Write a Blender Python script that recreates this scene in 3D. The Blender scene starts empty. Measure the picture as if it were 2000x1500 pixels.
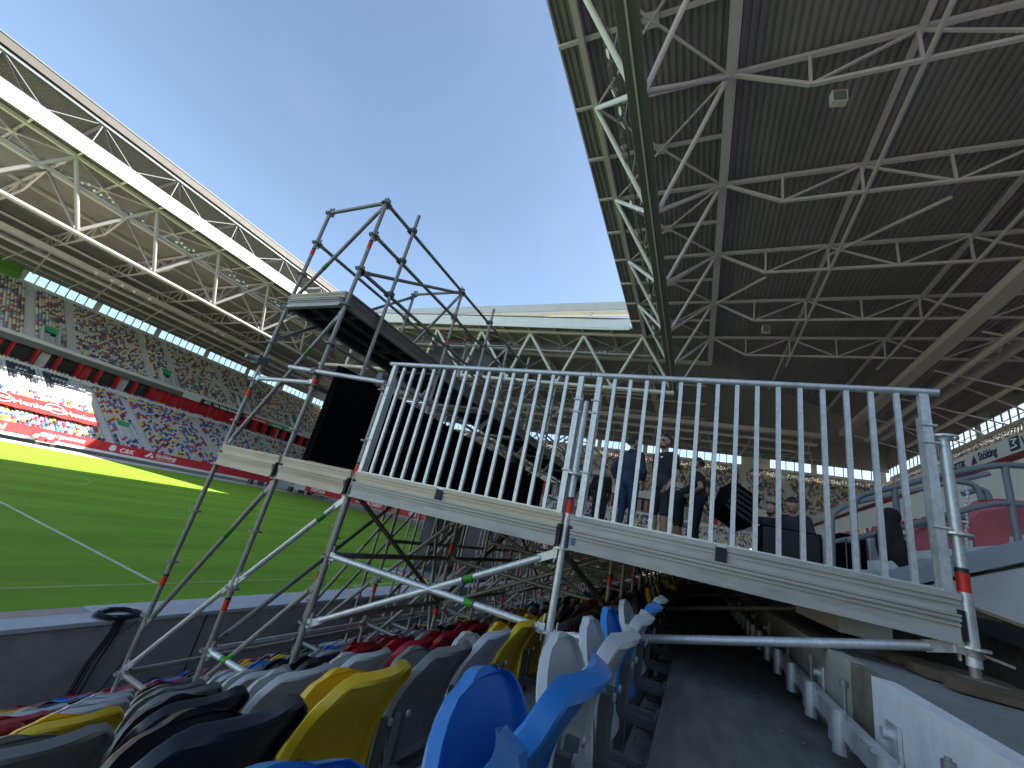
import bpy, bmesh, math, random
import numpy as np
from mathutils import Vector, Matrix

random.seed(7); RNG = np.random.default_rng(11)
S = bpy.context.scene
COL = S.collection
# ------------------------------------------------------------------ camera
# x runs along the stand, y points across the pitch, z up; the eye is the origin, the pitch lies 4 m below it
FPX = 785.47
CR = Matrix(((0.3823998, -0.8994912, 0.2113905), (0.3808056, -0.0550276, -0.9230163), (0.8418773, 0.4334599, 0.3214888)))
cam_d = bpy.data.cameras.new('camera'); cam = bpy.data.objects.new('camera', cam_d); COL.objects.link(cam)
cam_d.sensor_width = 36.0; cam_d.lens = FPX / 2000 * 36; cam_d.clip_start = 0.05; cam_d.clip_end = 4000
cam.matrix_world = Matrix(((CR[0][0], -CR[1][0], -CR[2][0], 0), (CR[0][1], -CR[1][1], -CR[2][1], 0), (CR[0][2], -CR[1][2], -CR[2][2], 0), (0, 0, 0, 1)))
S.camera = cam
# ------------------------------------------------------------------ light
SUN = Vector((0.69, -1.035, 1.0)).normalized()
ELEV = math.asin(SUN.z); AZ = math.atan2(SUN.x, SUN.y)
W = bpy.data.worlds.new('World'); S.world = W; W.use_nodes = True
wn = W.node_tree.nodes; wl = W.node_tree.links; wn.clear()
sky = wn.new('ShaderNodeTexSky'); sky.sky_type = 'NISHITA'; sky.sun_disc = False
sky.sun_elevation = ELEV; sky.sun_rotation = AZ; sky.air_density = 1.0; sky.dust_density = 0.7; sky.ozone_density = 1.8
bg = wn.new('ShaderNodeBackground'); bg.inputs[1].default_value = 0.052
wo = wn.new('ShaderNodeOutputWorld')
# thin high cloud veils
tcw = wn.new('ShaderNodeTexCoord'); mpw = wn.new('ShaderNodeMapping'); mpw.inputs['Scale'].default_value = (1.2, 2.6, 2.2); mpw.inputs['Rotation'].default_value = (0.3, 0.2, 0.9)
wl.new(tcw.outputs['Generated'], mpw.inputs[0]); nzw = wn.new('ShaderNodeTexNoise'); nzw.inputs['Scale'].default_value = 2.2; nzw.inputs['Detail'].default_value = 9; nzw.inputs['Roughness'].default_value = 0.55; wl.new(mpw.outputs[0], nzw.inputs['Vector'])
rw = wn.new('ShaderNodeMapRange'); rw.inputs[1].default_value = 0.48; rw.inputs[2].default_value = 0.85; rw.inputs[4].default_value = 0.08; wl.new(nzw.outputs['Fac'], rw.inputs[0])
mxw = wn.new('ShaderNodeMix'); mxw.data_type = 'RGBA'; wl.new(rw.outputs[0], mxw.inputs['Factor']); wl.new(sky.outputs[0], mxw.inputs['A']); mxw.inputs['B'].default_value = (2.6, 2.75, 3.0, 1)
wl.new(mxw.outputs['Result'], bg.inputs[0]); wl.new(bg.outputs[0], wo.inputs[0])
sd = bpy.data.lights.new('sun', 'SUN'); sd.energy = 3.1; sd.angle = math.radians(0.5); sd.color = (1.0, 0.97, 0.935)
so = bpy.data.objects.new('sun', sd); COL.objects.link(so)
so.rotation_euler = SUN.to_track_quat('Z', 'Y').to_euler()
S.view_settings.view_transform = 'Standard'; S.view_settings.look = 'None'
S.view_settings.gamma = 1.0; S.view_settings.use_curve_mapping = False
S.view_settings.exposure = 2.65
S.view_settings.use_white_balance = True; S.view_settings.white_balance_temperature = 7050; S.view_settings.white_balance_tint = 8.0
S.cycles.max_bounces = 8; S.cycles.diffuse_bounces = 5; S.cycles.use_denoising = True

# ------------------------------------------------------------------ helpers
def mat(name, col, rough=0.6, metal=0.0, var=0.12, scale=6.0, bump=0.0, coat=0.0, spec=0.5, dirt=None, dscale=1.3, damt=0.5, world=False, stretch=None):
    m = bpy.data.materials.new(name); m.use_nodes = True
    n = m.node_tree.nodes; l = m.node_tree.links; b = n['Principled BSDF']
    b.inputs['Roughness'].default_value = rough; b.inputs['Metallic'].default_value = metal
    b.inputs['Specular IOR Level'].default_value = spec
    if coat: b.inputs['Coat Weight'].default_value = coat; b.inputs['Coat Roughness'].default_value = 0.15
    if world:
        tc = n.new('ShaderNodeNewGeometry'); co = tc.outputs['Position']
    else:
        tc = n.new('ShaderNodeTexCoord'); co = tc.outputs['Object']
    if stretch:
        mp = n.new('ShaderNodeMapping'); mp.inputs['Scale'].default_value = stretch; l.new(co, mp.inputs[0]); co = mp.outputs[0]
    nz = n.new('ShaderNodeTexNoise'); nz.inputs['Scale'].default_value = scale; nz.inputs['Detail'].default_value = 6; nz.inputs['Roughness'].default_value = 0.6
    l.new(co, nz.inputs['Vector'])
    r = n.new('ShaderNodeMapRange'); r.inputs[1].default_value = 0.25; r.inputs[2].default_value = 0.75
    r.inputs[3].default_value = 1 - var; r.inputs[4].default_value = 1 + var; l.new(nz.outputs['Fac'], r.inputs[0])
    mx = n.new('ShaderNodeMix'); mx.data_type = 'RGBA'; mx.blend_type = 'MULTIPLY'; mx.inputs['Factor'].default_value = 1
    mx.inputs['A'].default_value = (*col, 1); l.new(r.outputs[0], mx.inputs['B'])
    out = mx.outputs['Result']
    if dirt:
        n2 = n.new('ShaderNodeTexNoise'); n2.inputs['Scale'].default_value = dscale; n2.inputs['Detail'].default_value = 8; n2.inputs['Roughness'].default_value = 0.7
        l.new(co, n2.inputs['Vector'])
        r2 = n.new('ShaderNodeMapRange'); r2.inputs[1].default_value = 0.5; r2.inputs[2].default_value = 0.72; r2.inputs[4].default_value = damt
        l.new(n2.outputs['Fac'], r2.inputs[0])
        m2 = n.new('ShaderNodeMix'); m2.data_type = 'RGBA'; l.new(r2.outputs[0], m2.inputs['Factor']); l.new(out, m2.inputs['A']); m2.inputs['B'].default_value = (*dirt, 1)
        out = m2.outputs['Result']
    l.new(out, b.inputs['Base Color'])
    rr = n.new('ShaderNodeMapRange'); rr.inputs[3].default_value = max(0.02, rough - 0.1); rr.inputs[4].default_value = min(1, rough + 0.12)
    l.new(nz.outputs['Fac'], rr.inputs[0]); l.new(rr.outputs[0], b.inputs['Roughness'])
    if bump:
        bp = n.new('ShaderNodeBump'); bp.inputs['Strength'].default_value = bump; bp.inputs['Distance'].default_value = 0.01
        l.new(nz.outputs['Fac'], bp.inputs['Height']); l.new(bp.outputs[0], b.inputs['Normal'])
    return m

def galv(name, col, rough=0.42, metal=0.85):
    m = bpy.data.materials.new(name); m.use_nodes = True
    n = m.node_tree.nodes; l = m.node_tree.links; b = n['Principled BSDF']
    tc = n.new('ShaderNodeTexCoord')
    v = n.new('ShaderNodeTexVoronoi'); v.inputs['Scale'].default_value = 45; l.new(tc.outputs['Object'], v.inputs['Vector'])
    nz = n.new('ShaderNodeTexNoise'); nz.inputs['Scale'].default_value = 7; nz.inputs['Detail'].default_value = 7; l.new(tc.outputs['Object'], nz.inputs['Vector'])
    sp = n.new('ShaderNodeSeparateColor'); l.new(v.outputs['Color'], sp.inputs[0])
    a = n.new('ShaderNodeMath'); a.operation = 'MULTIPLY_ADD'; a.inputs[1].default_value = 0.18; a.inputs[2].default_value = 0.62; l.new(sp.outputs[0], a.inputs[0])
    a2 = n.new('ShaderNodeMath'); a2.operation = 'MULTIPLY_ADD'; a2.inputs[1].default_value = 0.55; l.new(nz.outputs['Fac'], a2.inputs[0]); l.new(a.outputs[0], a2.inputs[2])
    mx = n.new('ShaderNodeMix'); mx.data_type = 'RGBA'; mx.blend_type = 'MULTIPLY'; mx.inputs['Factor'].default_value = 1; mx.inputs['A'].default_value = (*col, 1)
    l.new(a2.outputs[0], mx.inputs['B']); l.new(mx.outputs['Result'], b.inputs['Base Color'])
    b.inputs['Metallic'].default_value = metal
    r = n.new('ShaderNodeMapRange'); r.inputs[3].default_value = rough - 0.1; r.inputs[4].default_value = rough + 0.2; l.new(nz.outputs['Fac'], r.inputs[0]); l.new(r.outputs[0], b.inputs['Roughness'])
    return m

class MB:
    """collects shapes into one mesh"""
    def __init__(s): s.v = []; s.f = []; s.m = []; s.sm = []
    def poly(s, pts, faces, mi=0, smooth=False):
        o = len(s.v); s.v += [tuple(p) for p in pts]
        for f in faces: s.f.append(tuple(i + o for i in f)); s.m.append(mi); s.sm.append(smooth)
        return s
    def box(s, lo, hi, mi=0):
        x0, y0, z0 = lo; x1, y1, z1 = hi
        return s.poly([(x0, y0, z0), (x1, y0, z0), (x1, y1, z0), (x0, y1, z0), (x0, y0, z1), (x1, y0, z1), (x1, y1, z1), (x0, y1, z1)],
                      [(0, 3, 2, 1), (4, 5, 6, 7), (0, 1, 5, 4), (1, 2, 6, 5), (2, 3, 7, 6), (3, 0, 4, 7)], mi)
    def bar(s, a, b, w, h, mi=0, up=(0, 0, 1)):
        a = Vector(a); b = Vector(b); d = (b - a).normalized(); u = Vector(up)
        if abs(d.dot(u)) > 0.98: u = Vector((1, 0, 0))
        r = d.cross(u).normalized(); u = r.cross(d); r = r * w / 2; u = u * h / 2
        p = [a - r - u, a + r - u, a + r + u, a - r + u, b - r - u, b + r - u, b + r + u, b - r + u]
        return s.poly(p, [(0, 1, 2, 3), (7, 6, 5, 4), (0, 4, 5, 1), (1, 5, 6, 2), (2, 6, 7, 3), (3, 7, 4, 0)], mi)
    def tube(s, a, b, r, n=10, r2=None, mi=0, caps=True):
        a = Vector(a); b = Vector(b); d = (b - a)
        if d.length < 1e-6: return s
        d.normalize(); u = Vector((0, 0, 1)) if abs(d.z) < 0.95 else Vector((1, 0, 0))
        e = d.cross(u).normalized(); g = e.cross(d); r2 = r if r2 is None else r2
        p = []
        for c, rr in ((a, r), (b, r2)):
            for i in range(n):
                t = 2 * math.pi * i / n; p.append(c + e * rr * math.cos(t) + g * rr * math.sin(t))
        s.poly(p, [(i, (i + 1) % n, n + (i + 1) % n, n + i) for i in range(n)], mi, True)
        if caps: s.poly(p[:n], [tuple(range(n))[::-1]], mi); s.poly(p[n:], [tuple(range(n))], mi)
        return s
    def path(s, pts, r, n=8, mi=0):
        pts = [Vector(p) for p in pts]; rings = []
        prev = None
        for i, p in enumerate(pts):
            d = (pts[min(i + 1, len(pts) - 1)] - pts[max(i - 1, 0)]).normalized()
            if prev is None:
                u = Vector((0, 0, 1)) if abs(d.z) < 0.9 else Vector((1, 0, 0)); e = d.cross(u).normalized()
            else:
                e = (prev - d * prev.dot(d)).normalized()
            prev = e; g = d.cross(e)
            rings += [p + e * r * math.cos(2 * math.pi * k / n) + g * r * math.sin(2 * math.pi * k / n) for k in range(n)]
        fs = []
        for i in range(len(pts) - 1):
            for k in range(n): fs.append((i * n + k, i * n + (k + 1) % n, (i + 1) * n + (k + 1) % n, (i + 1) * n + k))
        s.poly(rings, fs, mi, True)
        s.poly(rings[:n], [tuple(range(n))], mi); s.poly(rings[-n:], [tuple(range(n))], mi)
        return s
    def ell(s, c, r, nu=10, nv=7, mi=0):
        p = []; c = Vector(c)
        for j in range(nv + 1):
            t = math.pi * j / nv
            for i in range(nu):
                q = 2 * math.pi * i / nu; p.append(c + Vector((r[0] * math.sin(t) * math.cos(q), r[1] * math.sin(t) * math.sin(q), r[2] * math.cos(t))))
        fs = [(j * nu + i, (j + 1) * nu + i, (j + 1) * nu + (i + 1) % nu, j * nu + (i + 1) % nu) for j in range(nv) for i in range(nu)]
        return s.poly(p, fs, mi, True)
    def mesh(s, name, mats):
        me = bpy.data.meshes.new(name); me.from_pydata(s.v, [], s.f)
        for m in (mats if isinstance(mats, (list, tuple)) else [mats]): me.materials.append(m)
        me.polygons.foreach_set('material_index', s.m); me.polygons.foreach_set('use_smooth', s.sm); me.update()
        return me
    def build(s, name, mats, parent=None, loc=None):
        o = bpy.data.objects.new(name, s.mesh(name, mats)); COL.objects.link(o)
        if parent: o.parent = parent
        if loc is not None: o.location = loc
        return o

def tag(o, label=None, cat=None, group=None, kind=None):
    if label: o['label'] = label
    if cat: o['category'] = cat
    if group: o['group'] = group
    if kind: o['kind'] = kind
    return o
def empty(name, label, cat, loc=(0, 0, 0), group=None, rz=0.0):
    o = bpy.data.objects.new(name, None); COL.objects.link(o); o.location = loc; o.rotation_euler = (0, 0, rz); o.empty_display_size = 0.2
    return tag(o, label, cat, group)
def inst(name, me, parent=None, loc=(0, 0, 0), rz=0.0, m=None):
    o = bpy.data.objects.new(name, me); COL.objects.link(o); o.location = loc; o.rotation_euler = (0, 0, rz)
    if parent: o.parent = parent
    if m is not None:
        o.material_slots[0].link = 'OBJECT'; o.material_slots[0].material = m
    return o
def copy_tree(o, parent=None):
    c = o.copy(); COL.objects.link(c); c.parent = parent
    for ch in list(o.children): copy_tree(ch, c)
    return c
def struct(o): o['kind'] = 'structure'; return o
def ray(u, v):
    d = Vector(((u - 1000) / FPX, (v - 750) / FPX, 1)); return CR.transposed() @ d
def atx(u, v, x): d = ray(u, v); return d * (x / d.x)
def aty(u, v, y): d = ray(u, v); return d * (y / d.y)
def atz(u, v, z): d = ray(u, v); return d * (z / d.z)
def text(name, s, m, parent, org, xd, yd, size, ext=0.01, align='LEFT', bold=False, fit=None):
    """lettering: a text curve turned into a mesh lying in the plane org + xd, yd"""
    cu = bpy.data.curves.new(name, 'FONT'); cu.body = s; cu.size = size; cu.extrude = ext; cu.align_x = align; cu.resolution_u = 3
    if bold: cu.offset = size * 0.022
    t = bpy.data.objects.new(name, cu); COL.objects.link(t)
    dg = bpy.context.evaluated_depsgraph_get(); me = bpy.data.meshes.new_from_object(t.evaluated_get(dg))
    bpy.data.objects.remove(t); me.materials.clear(); me.materials.append(m)
    if fit:
        xs = [v.co.x for v in me.vertices]; k = fit / max(1e-6, max(xs) - min(xs))
        for v in me.vertices: v.co.x *= k
    o = bpy.data.objects.new(name, me); COL.objects.link(o)
    x = Vector(xd).normalized(); y = Vector(yd).normalized(); z = x.cross(y)
    o.matrix_world = Matrix(((x.x, y.x, z.x, org[0]), (x.y, y.y, z.y, org[1]), (x.z, y.z, z.z, org[2]), (0, 0, 0, 1)))
    if parent: o.parent = parent
    return o
ORD = ['first', 'second', 'third', 'fourth', 'fifth', 'sixth', 'seventh', 'eighth', 'ninth', 'tenth', 'eleventh', 'twelfth', 'thirteenth', 'fourteenth', 'fifteenth', 'sixteenth', 'seventeenth', 'eighteenth', 'nineteenth', 'twentieth']
def ordn(i): return ORD[i] if i < 20 else (['twenty', 'thirty', 'forty', 'fifty', 'sixty'][(i + 1) // 10 - 2] + ('' if (i + 1) % 10 == 0 else '-' + ORD[(i + 1) % 10 - 1])) if (i + 1) % 10 else ['twentieth', 'thirtieth', 'fortieth', 'fiftieth', 'sixtieth'][(i + 1) // 10 - 2]

# ------------------------------------------------------------------ materials
M = {}
M['conc'] = mat('terrace_concrete', (0.25, 0.245, 0.235), 0.85, var=0.25, scale=3, bump=0.25, dirt=(0.09, 0.085, 0.08), dscale=1.1, damt=0.6, world=True)
M['walk'] = mat('walkway_concrete', (0.185, 0.172, 0.155), 0.8, var=0.3, scale=9, bump=0.3, dirt=(0.06, 0.055, 0.05), dscale=1.6, damt=0.7, world=True, stretch=(0.45, 1.6, 1))
M['block'] = mat('pale_precast_concrete', (0.80, 0.80, 0.79), 0.8, var=0.1, scale=14, bump=0.3, dirt=(0.42, 0.41, 0.40), dscale=5, damt=0.6, world=True, stretch=(1, 1, 0.35))
M['blockw'] = mat('stained_precast_concrete', (0.42, 0.38, 0.31), 0.85, var=0.2, scale=8, bump=0.3, dirt=(0.2, 0.17, 0.12), dscale=3, damt=0.6, world=True, stretch=(1, 1, 0.3))
M['wallc'] = mat('parapet_concrete', (0.36, 0.345, 0.325), 0.85, var=0.2, scale=3, bump=0.2, dirt=(0.18, 0.172, 0.165), dscale=0.8, damt=0.5, world=True)
M['cope'] = mat('coping_concrete', (0.52, 0.54, 0.56), 0.8, var=0.12, scale=6, bump=0.2, dirt=(0.3, 0.3, 0.3), dscale=3, damt=0.4, world=True)
M['slabw'] = mat('painted_wall_concrete', (0.55, 0.55, 0.54), 0.8, var=0.08, scale=5, bump=0.1, dirt=(0.4, 0.39, 0.37), dscale=3, damt=0.4, world=True)
M['edgeg'] = mat('grey_stair_edge', (0.33, 0.36, 0.39), 0.7, var=0.08, scale=6, world=True)
M['stairw'] = mat('pale_stair_tread', (0.6, 0.62, 0.6), 0.8, var=0.08, scale=6, world=True)
M['ply'] = mat('plywood_edge', (0.36, 0.24, 0.14), 0.8, var=0.25, scale=20)
M['galv'] = galv('galvanised_steel', (0.70, 0.70, 0.695), 0.4, 0.55)
M['galvd'] = galv('dull_scaffold_steel', (0.33, 0.31, 0.285), 0.5, 0.55)
M['alu'] = mat('aluminium_beam', (0.47, 0.445, 0.41), 0.55, metal=0.25, var=0.18, scale=4, bump=0.05, dirt=(0.26, 0.23, 0.19), dscale=3.5, damt=0.75, stretch=(1, 0.5, 3))
M['aluw'] = mat('warm_lit_worn_deck_profile', (0.66, 0.535, 0.38), 0.6, var=0.16, scale=5, bump=0.08, dirt=(0.36, 0.30, 0.22), dscale=3, damt=0.5, stretch=(1, 0.4, 3))  # worn aluminium with the warm bounced light on the left bays put into its colour
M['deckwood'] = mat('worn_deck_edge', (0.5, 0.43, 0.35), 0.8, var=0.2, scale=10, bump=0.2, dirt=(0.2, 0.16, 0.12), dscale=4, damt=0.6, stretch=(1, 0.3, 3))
M['dark'] = mat('black_rubber', (0.012, 0.012, 0.016), 0.6)
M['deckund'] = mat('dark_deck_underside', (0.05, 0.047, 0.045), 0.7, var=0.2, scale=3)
M['screen'] = mat('black_screen_panel', (0.0035, 0.0035, 0.0045), 0.8, var=0.1, scale=2, spec=0.06)
M['redt'] = mat('red_tape', (0.8, 0.035, 0.015), 0.5, var=0.08)
M['grnt'] = mat('green_tape', (0.05, 0.30, 0.02), 0.5, var=0.08)
M['bluet'] = mat('blue_paint_mark', (0.06, 0.16, 0.42), 0.6)
M['white'] = mat('white_painted_steel', (0.74, 0.76, 0.77), 0.45, var=0.05, scale=2)
M['whitew'] = mat('white_lettering', (0.82, 0.82, 0.82), 0.6, var=0.03)
M['trussw'] = mat('pale_grey_truss_paint', (0.30, 0.28, 0.30), 0.5, var=0.05, scale=2)
M['roofn'] = mat('pale_violet_grey_steel', (0.55, 0.49, 0.57), 0.55, var=0.06, scale=1.5)
M['corrn'] = mat('grey_corrugated_sheet', (0.235, 0.205, 0.245), 0.6, var=0.14, scale=0.4, dirt=(0.15, 0.13, 0.15), dscale=0.25, damt=0.55, stretch=(0.3, 1, 1))
M['lip'] = mat('brown_grey_roof_lip', (0.055, 0.05, 0.047), 0.6, var=0.05, scale=1)
M['liptube'] = mat('blue_grey_tube', (0.13, 0.15, 0.165), 0.5, var=0.05, scale=1)
M['roofst'] = mat('cream_grey_steel', (0.55, 0.505, 0.53), 0.55, var=0.06, scale=1.5)
M['corr'] = mat('corrugated_roof_sheet', (0.25, 0.228, 0.242), 0.6, var=0.12, scale=0.4, dirt=(0.17, 0.155, 0.16), dscale=0.25, damt=0.5, stretch=(0.3, 1, 1))
M['corrf'] = mat('beige_roof_sheet', (0.34, 0.33, 0.25), 0.6, var=0.06, scale=0.3)
M['dkst'] = mat('dark_grey_steel', (0.12, 0.125, 0.125), 0.5, var=0.08)
M['band'] = mat('white_metal_cladding', (0.72, 0.73, 0.72), 0.5, var=0.04, scale=0.5)
M['fasc'] = mat('dark_grey_fascia', (0.10, 0.10, 0.095), 0.6, var=0.06, scale=0.5)
M['fascl'] = mat('light_grey_fascia', (0.52, 0.53, 0.53), 0.6, var=0.05, scale=0.5)
M['standc'] = mat('far_terrace_concrete', (0.56, 0.55, 0.54), 0.85, var=0.12, scale=0.6, world=True)
M['redp'] = mat('red_painted_wall', (0.5, 0.02, 0.025), 0.6, var=0.06, scale=0.5)
M['redb'] = mat('red_advertising_board', (0.52, 0.025, 0.035), 0.5, var=0.04, scale=0.3)
M['glassd'] = mat('dark_box_glass', (0.02, 0.022, 0.024), 0.15, var=0.2, scale=0.5)
M['green'] = mat('green_sign', (0.02, 0.30, 0.12), 0.6, var=0.05)
M['greenb'] = mat('green_tarpaulin', (0.09, 0.27, 0.05), 0.6, var=0.15, scale=0.8, bump=0.3)
M['blacks'] = mat('black_sign', (0.03, 0.032, 0.035), 0.5)
M['grass'] = None
SEATC = {'blue': (0.015, 0.20, 0.56), 'grey': (0.50, 0.51, 0.515), 'yellow': (0.75, 0.48, 0.02), 'red': (0.42, 0.02, 0.03), 'black': (0.018, 0.020, 0.032), 'dark grey': (0.19, 0.19, 0.185), 'pink': (0.55, 0.12, 0.14)}
SM = {k: mat('seat_plastic_' + k.replace(' ', '_'), c, 0.33, var=0.07, scale=9, coat=0.12, dirt=tuple(0.6 * q + 0.07 for q in c), dscale=7, damt=0.35) for k, c in SEATC.items()}
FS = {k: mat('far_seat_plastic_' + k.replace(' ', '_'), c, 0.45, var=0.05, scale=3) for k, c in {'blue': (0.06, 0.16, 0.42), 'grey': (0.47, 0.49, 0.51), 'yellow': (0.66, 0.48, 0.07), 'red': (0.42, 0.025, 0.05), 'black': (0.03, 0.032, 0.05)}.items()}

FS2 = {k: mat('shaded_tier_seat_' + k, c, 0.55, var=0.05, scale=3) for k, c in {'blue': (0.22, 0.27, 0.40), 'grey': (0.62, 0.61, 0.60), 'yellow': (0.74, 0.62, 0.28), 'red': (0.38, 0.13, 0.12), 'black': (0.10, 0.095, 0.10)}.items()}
def grass_mat():
    m = bpy.data.materials.new('mown_grass'); m.use_nodes = True; n = m.node_tree.nodes; l = m.node_tree.links; b = n['Principled BSDF']
    g = n.new('ShaderNodeNewGeometry'); sep = n.new('ShaderNodeSeparateXYZ'); l.new(g.outputs['Position'], sep.inputs[0])
    # mowing stripes across y
    s1 = n.new('ShaderNodeMath'); s1.operation = 'MULTIPLY'; s1.inputs[1].default_value = 2 * math.pi / 5.6; l.new(sep.outputs['Y'], s1.inputs[0])
    s2 = n.new('ShaderNodeMath'); s2.operation = 'SINE'; l.new(s1.outputs[0], s2.inputs[0])
    s3 = n.new('ShaderNodeMapRange'); s3.inputs[1].default_value = -0.35; s3.inputs[2].default_value = 0.35; s3.inputs[3].default_value = 0.95; s3.inputs[4].default_value = 1.05; l.new(s2.outputs[0], s3.inputs[0])
    n1 = n.new('ShaderNodeTexNoise'); n1.inputs['Scale'].default_value = 0.9; n1.inputs['Detail'].default_value = 8; n1.inputs['Roughness'].default_value = 0.65; l.new(g.outputs['Position'], n1.inputs['Vector'])
    n2 = n.new('ShaderNodeTexNoise'); n2.inputs['Scale'].default_value = 22; n2.inputs['Detail'].default_value = 6; n2.inputs['Roughness'].default_value = 0.8; l.new(g.outputs['Position'], n2.inputs['Vector'])
    mp = n.new('ShaderNodeMapping'); mp.inputs['Scale'].default_value = (0.25, 1.2, 1); l.new(g.outputs['Position'], mp.inputs[0]); l.new(mp.outputs[0], n1.inputs['Vector'])
    cr = n.new('ShaderNodeValToRGB'); e = cr.color_ramp.elements
    e[0].position = 0.25; e[0].color = (0.155, 0.305, 0.028, 1); e[1].position = 0.75; e[1].color = (0.23, 0.415, 0.048, 1)
    l.new(n1.outputs['Fac'], cr.inputs[0])
    r2 = n.new('ShaderNodeMapRange'); r2.inputs[1].default_value = 0.2; r2.inputs[2].default_value = 0.8; r2.inputs[3].default_value = 0.6; r2.inputs[4].default_value = 1.4; l.new(n2.outputs['Fac'], r2.inputs[0])
    mu = n.new('ShaderNodeMath'); mu.operation = 'MULTIPLY'; l.new(r2.outputs[0], mu.inputs[0]); l.new(s3.outputs[0], mu.inputs[1])
    mx = n.new('ShaderNodeMix'); mx.data_type = 'RGBA'; mx.blend_type = 'MULTIPLY'; mx.inputs['Factor'].default_value = 1; l.new(cr.outputs[0], mx.inputs['A']); l.new(mu.outputs[0], mx.inputs['B'])
    l.new(mx.outputs['Result'], b.inputs['Base Color']); b.inputs['Roughness'].default_value = 0.75; b.inputs['Specular IOR Level'].default_value = 0.05
    bp = n.new('ShaderNodeBump'); bp.inputs['Strength'].default_value = 0.6; bp.inputs['Distance'].default_value = 0.03; l.new(n2.outputs['Fac'], bp.inputs['Height']); l.new(bp.outputs[0], b.inputs['Normal'])
    return m
M['grass'] = grass_mat()
def glass_mat():
    m = bpy.data.materials.new('window_glass'); m.use_nodes = True; n = m.node_tree.nodes; l = m.node_tree.links; n.clear()
    t = n.new('ShaderNodeBsdfTransparent'); t.inputs[0].default_value = (0.93, 0.96, 0.97, 1); g = n.new('ShaderNodeBsdfGlossy'); g.inputs['Roughness'].default_value = 0.05
    mx = n.new('ShaderNodeMixShader'); mx.inputs[0].default_value = 0.07; o = n.new('ShaderNodeOutputMaterial')
    l.new(t.outputs[0], mx.inputs[1]); l.new(g.outputs[0], mx.inputs[2]); l.new(mx.outputs[0], o.inputs[0]); return m
M['glass'] = glass_mat()
def brick_mat():
    m = bpy.data.materials.new('red_clay_pavers'); m.use_nodes = True; n = m.node_tree.nodes; l = m.node_tree.links; b = n['Principled BSDF']
    g = n.new('ShaderNodeNewGeometry'); t = n.new('ShaderNodeTexBrick'); t.inputs['Scale'].default_value = 5; t.inputs['Color1'].default_value = (0.42, 0.30, 0.27, 1); t.inputs['Color2'].default_value = (0.48, 0.36, 0.32, 1); t.inputs['Mortar'].default_value = (0.40, 0.36, 0.33, 1)
    l.new(g.outputs['Position'], t.inputs['Vector']); l.new(t.outputs['Color'], b.inputs['Base Color']); b.inputs['Roughness'].default_value = 0.85; return m
M['brick'] = brick_mat()
# ------------------------------------------------------------------ ground and pitch
GZ = -4.0
struct(MB().box((-1500, -1500, GZ - 0.5), (1500, 1500, GZ - 0.03)).build('ground', mat('dull_asphalt', (0.16, 0.16, 0.155), 0.9, var=0.15, scale=0.5, world=True)))
struct(MB().box((-60, 13.15, GZ - 0.02), (66, 81, GZ)).build('pitch', M['grass']))
struct(MB().box((-60, 12.55, GZ - 0.02), (6.2, 13.1, GZ + 0.012)).build('paved_strip', M['brick'])); struct(MB().box((6.21, 12.55, GZ - 0.02), (66, 13.1, GZ + 0.02)).build('kerb_strip', M['cope']))
struct(MB().box((-60, 81, GZ - 0.02), (66, 88.0, GZ + 0.01)).build('far_touchline_path', M['fascl']))
mf = mat('faded_line_paint', (0.30, 0.40, 0.13), 0.8, var=0.4, scale=4, world=True)
ml = mat('pitch_line_paint', (0.55, 0.62, 0.46), 0.8, var=0.25, scale=3, world=True)
LZ = GZ + 0.006
def quadstrip(name, x0, y0, x1, y1): return struct(MB().box((x0, y0, GZ + 0.002), (x1, y1, LZ)).build(name, ml if name == 'halfway_line' else mf))
quadstrip('halfway_line', 8.51, 14.91, 8.63, 79.0)
quadstrip('touchline', -44, 14.79, 61, 14.91)
quadstrip('far_touchline', -44, 79.0, 61, 79.12)
b_ = MB().box((15.66, 12.9 + .26, GZ + .002), (15.76, 13.5, LZ)).box((15.66, 13.5, GZ + .002), (24, 13.6, LZ)); struct(b_.build('technical_area_line', ml))
b_ = MB(); nseg = 96; cc = (8.57, 47.0)
for i in range(nseg):
    a0, a1 = 2 * math.pi * i / nseg, 2 * math.pi * (i + 1) / nseg
    p = [(cc[0] + r * math.cos(a), cc[1] + r * math.sin(a), LZ + 0.002) for r, a in ((9.09, a0), (9.21, a0), (9.21, a1), (9.09, a1))]
    b_.poly(p, [(0, 1, 2, 3)])
struct(b_.build('centre_circle', mf))

# ------------------------------------------------------------------ own stand: terrace below and beside the camera
RISE, GOING = 0.345, 0.79
def tread(k): return -0.60 - RISE * k            # k = 0 is the walkway
def tread_at(y):
    return tread(0) if y <= 0.10 else tread(math.ceil((y - 0.10) / GOING))
XA, XB = -7.0, 72.5
b_ = MB()
for k in range(1, 11):
    y0 = 0.10 + GOING * (k - 1); y1 = y0 + GOING if k < 10 else 8.46
    b_.box((XA, y0, tread(k) - 0.5), (XB, y1, tread(k)))
struct(b_.build('terrace', M['conc']))
struct(MB().box((XA, -0.66, -1.5), (XB, 0.10, -0.60)).build('walkway', M['walk']))
# upper rows behind the walkway (open above the vomitory, x < 7.5)
b_ = MB(); b_.box((-7, -1.43, -1.4), (XB, -0.72, -0.255))
for k in range(2, 17):
    b_.box((7.5, -0.64 - GOING * k, tread(-k) - 1.0), (XB + 0.5 * k, -0.64 - GOING * (k - 1), tread(-k)))
struct(b_.build('upper_terrace', M['conc']))
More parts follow.
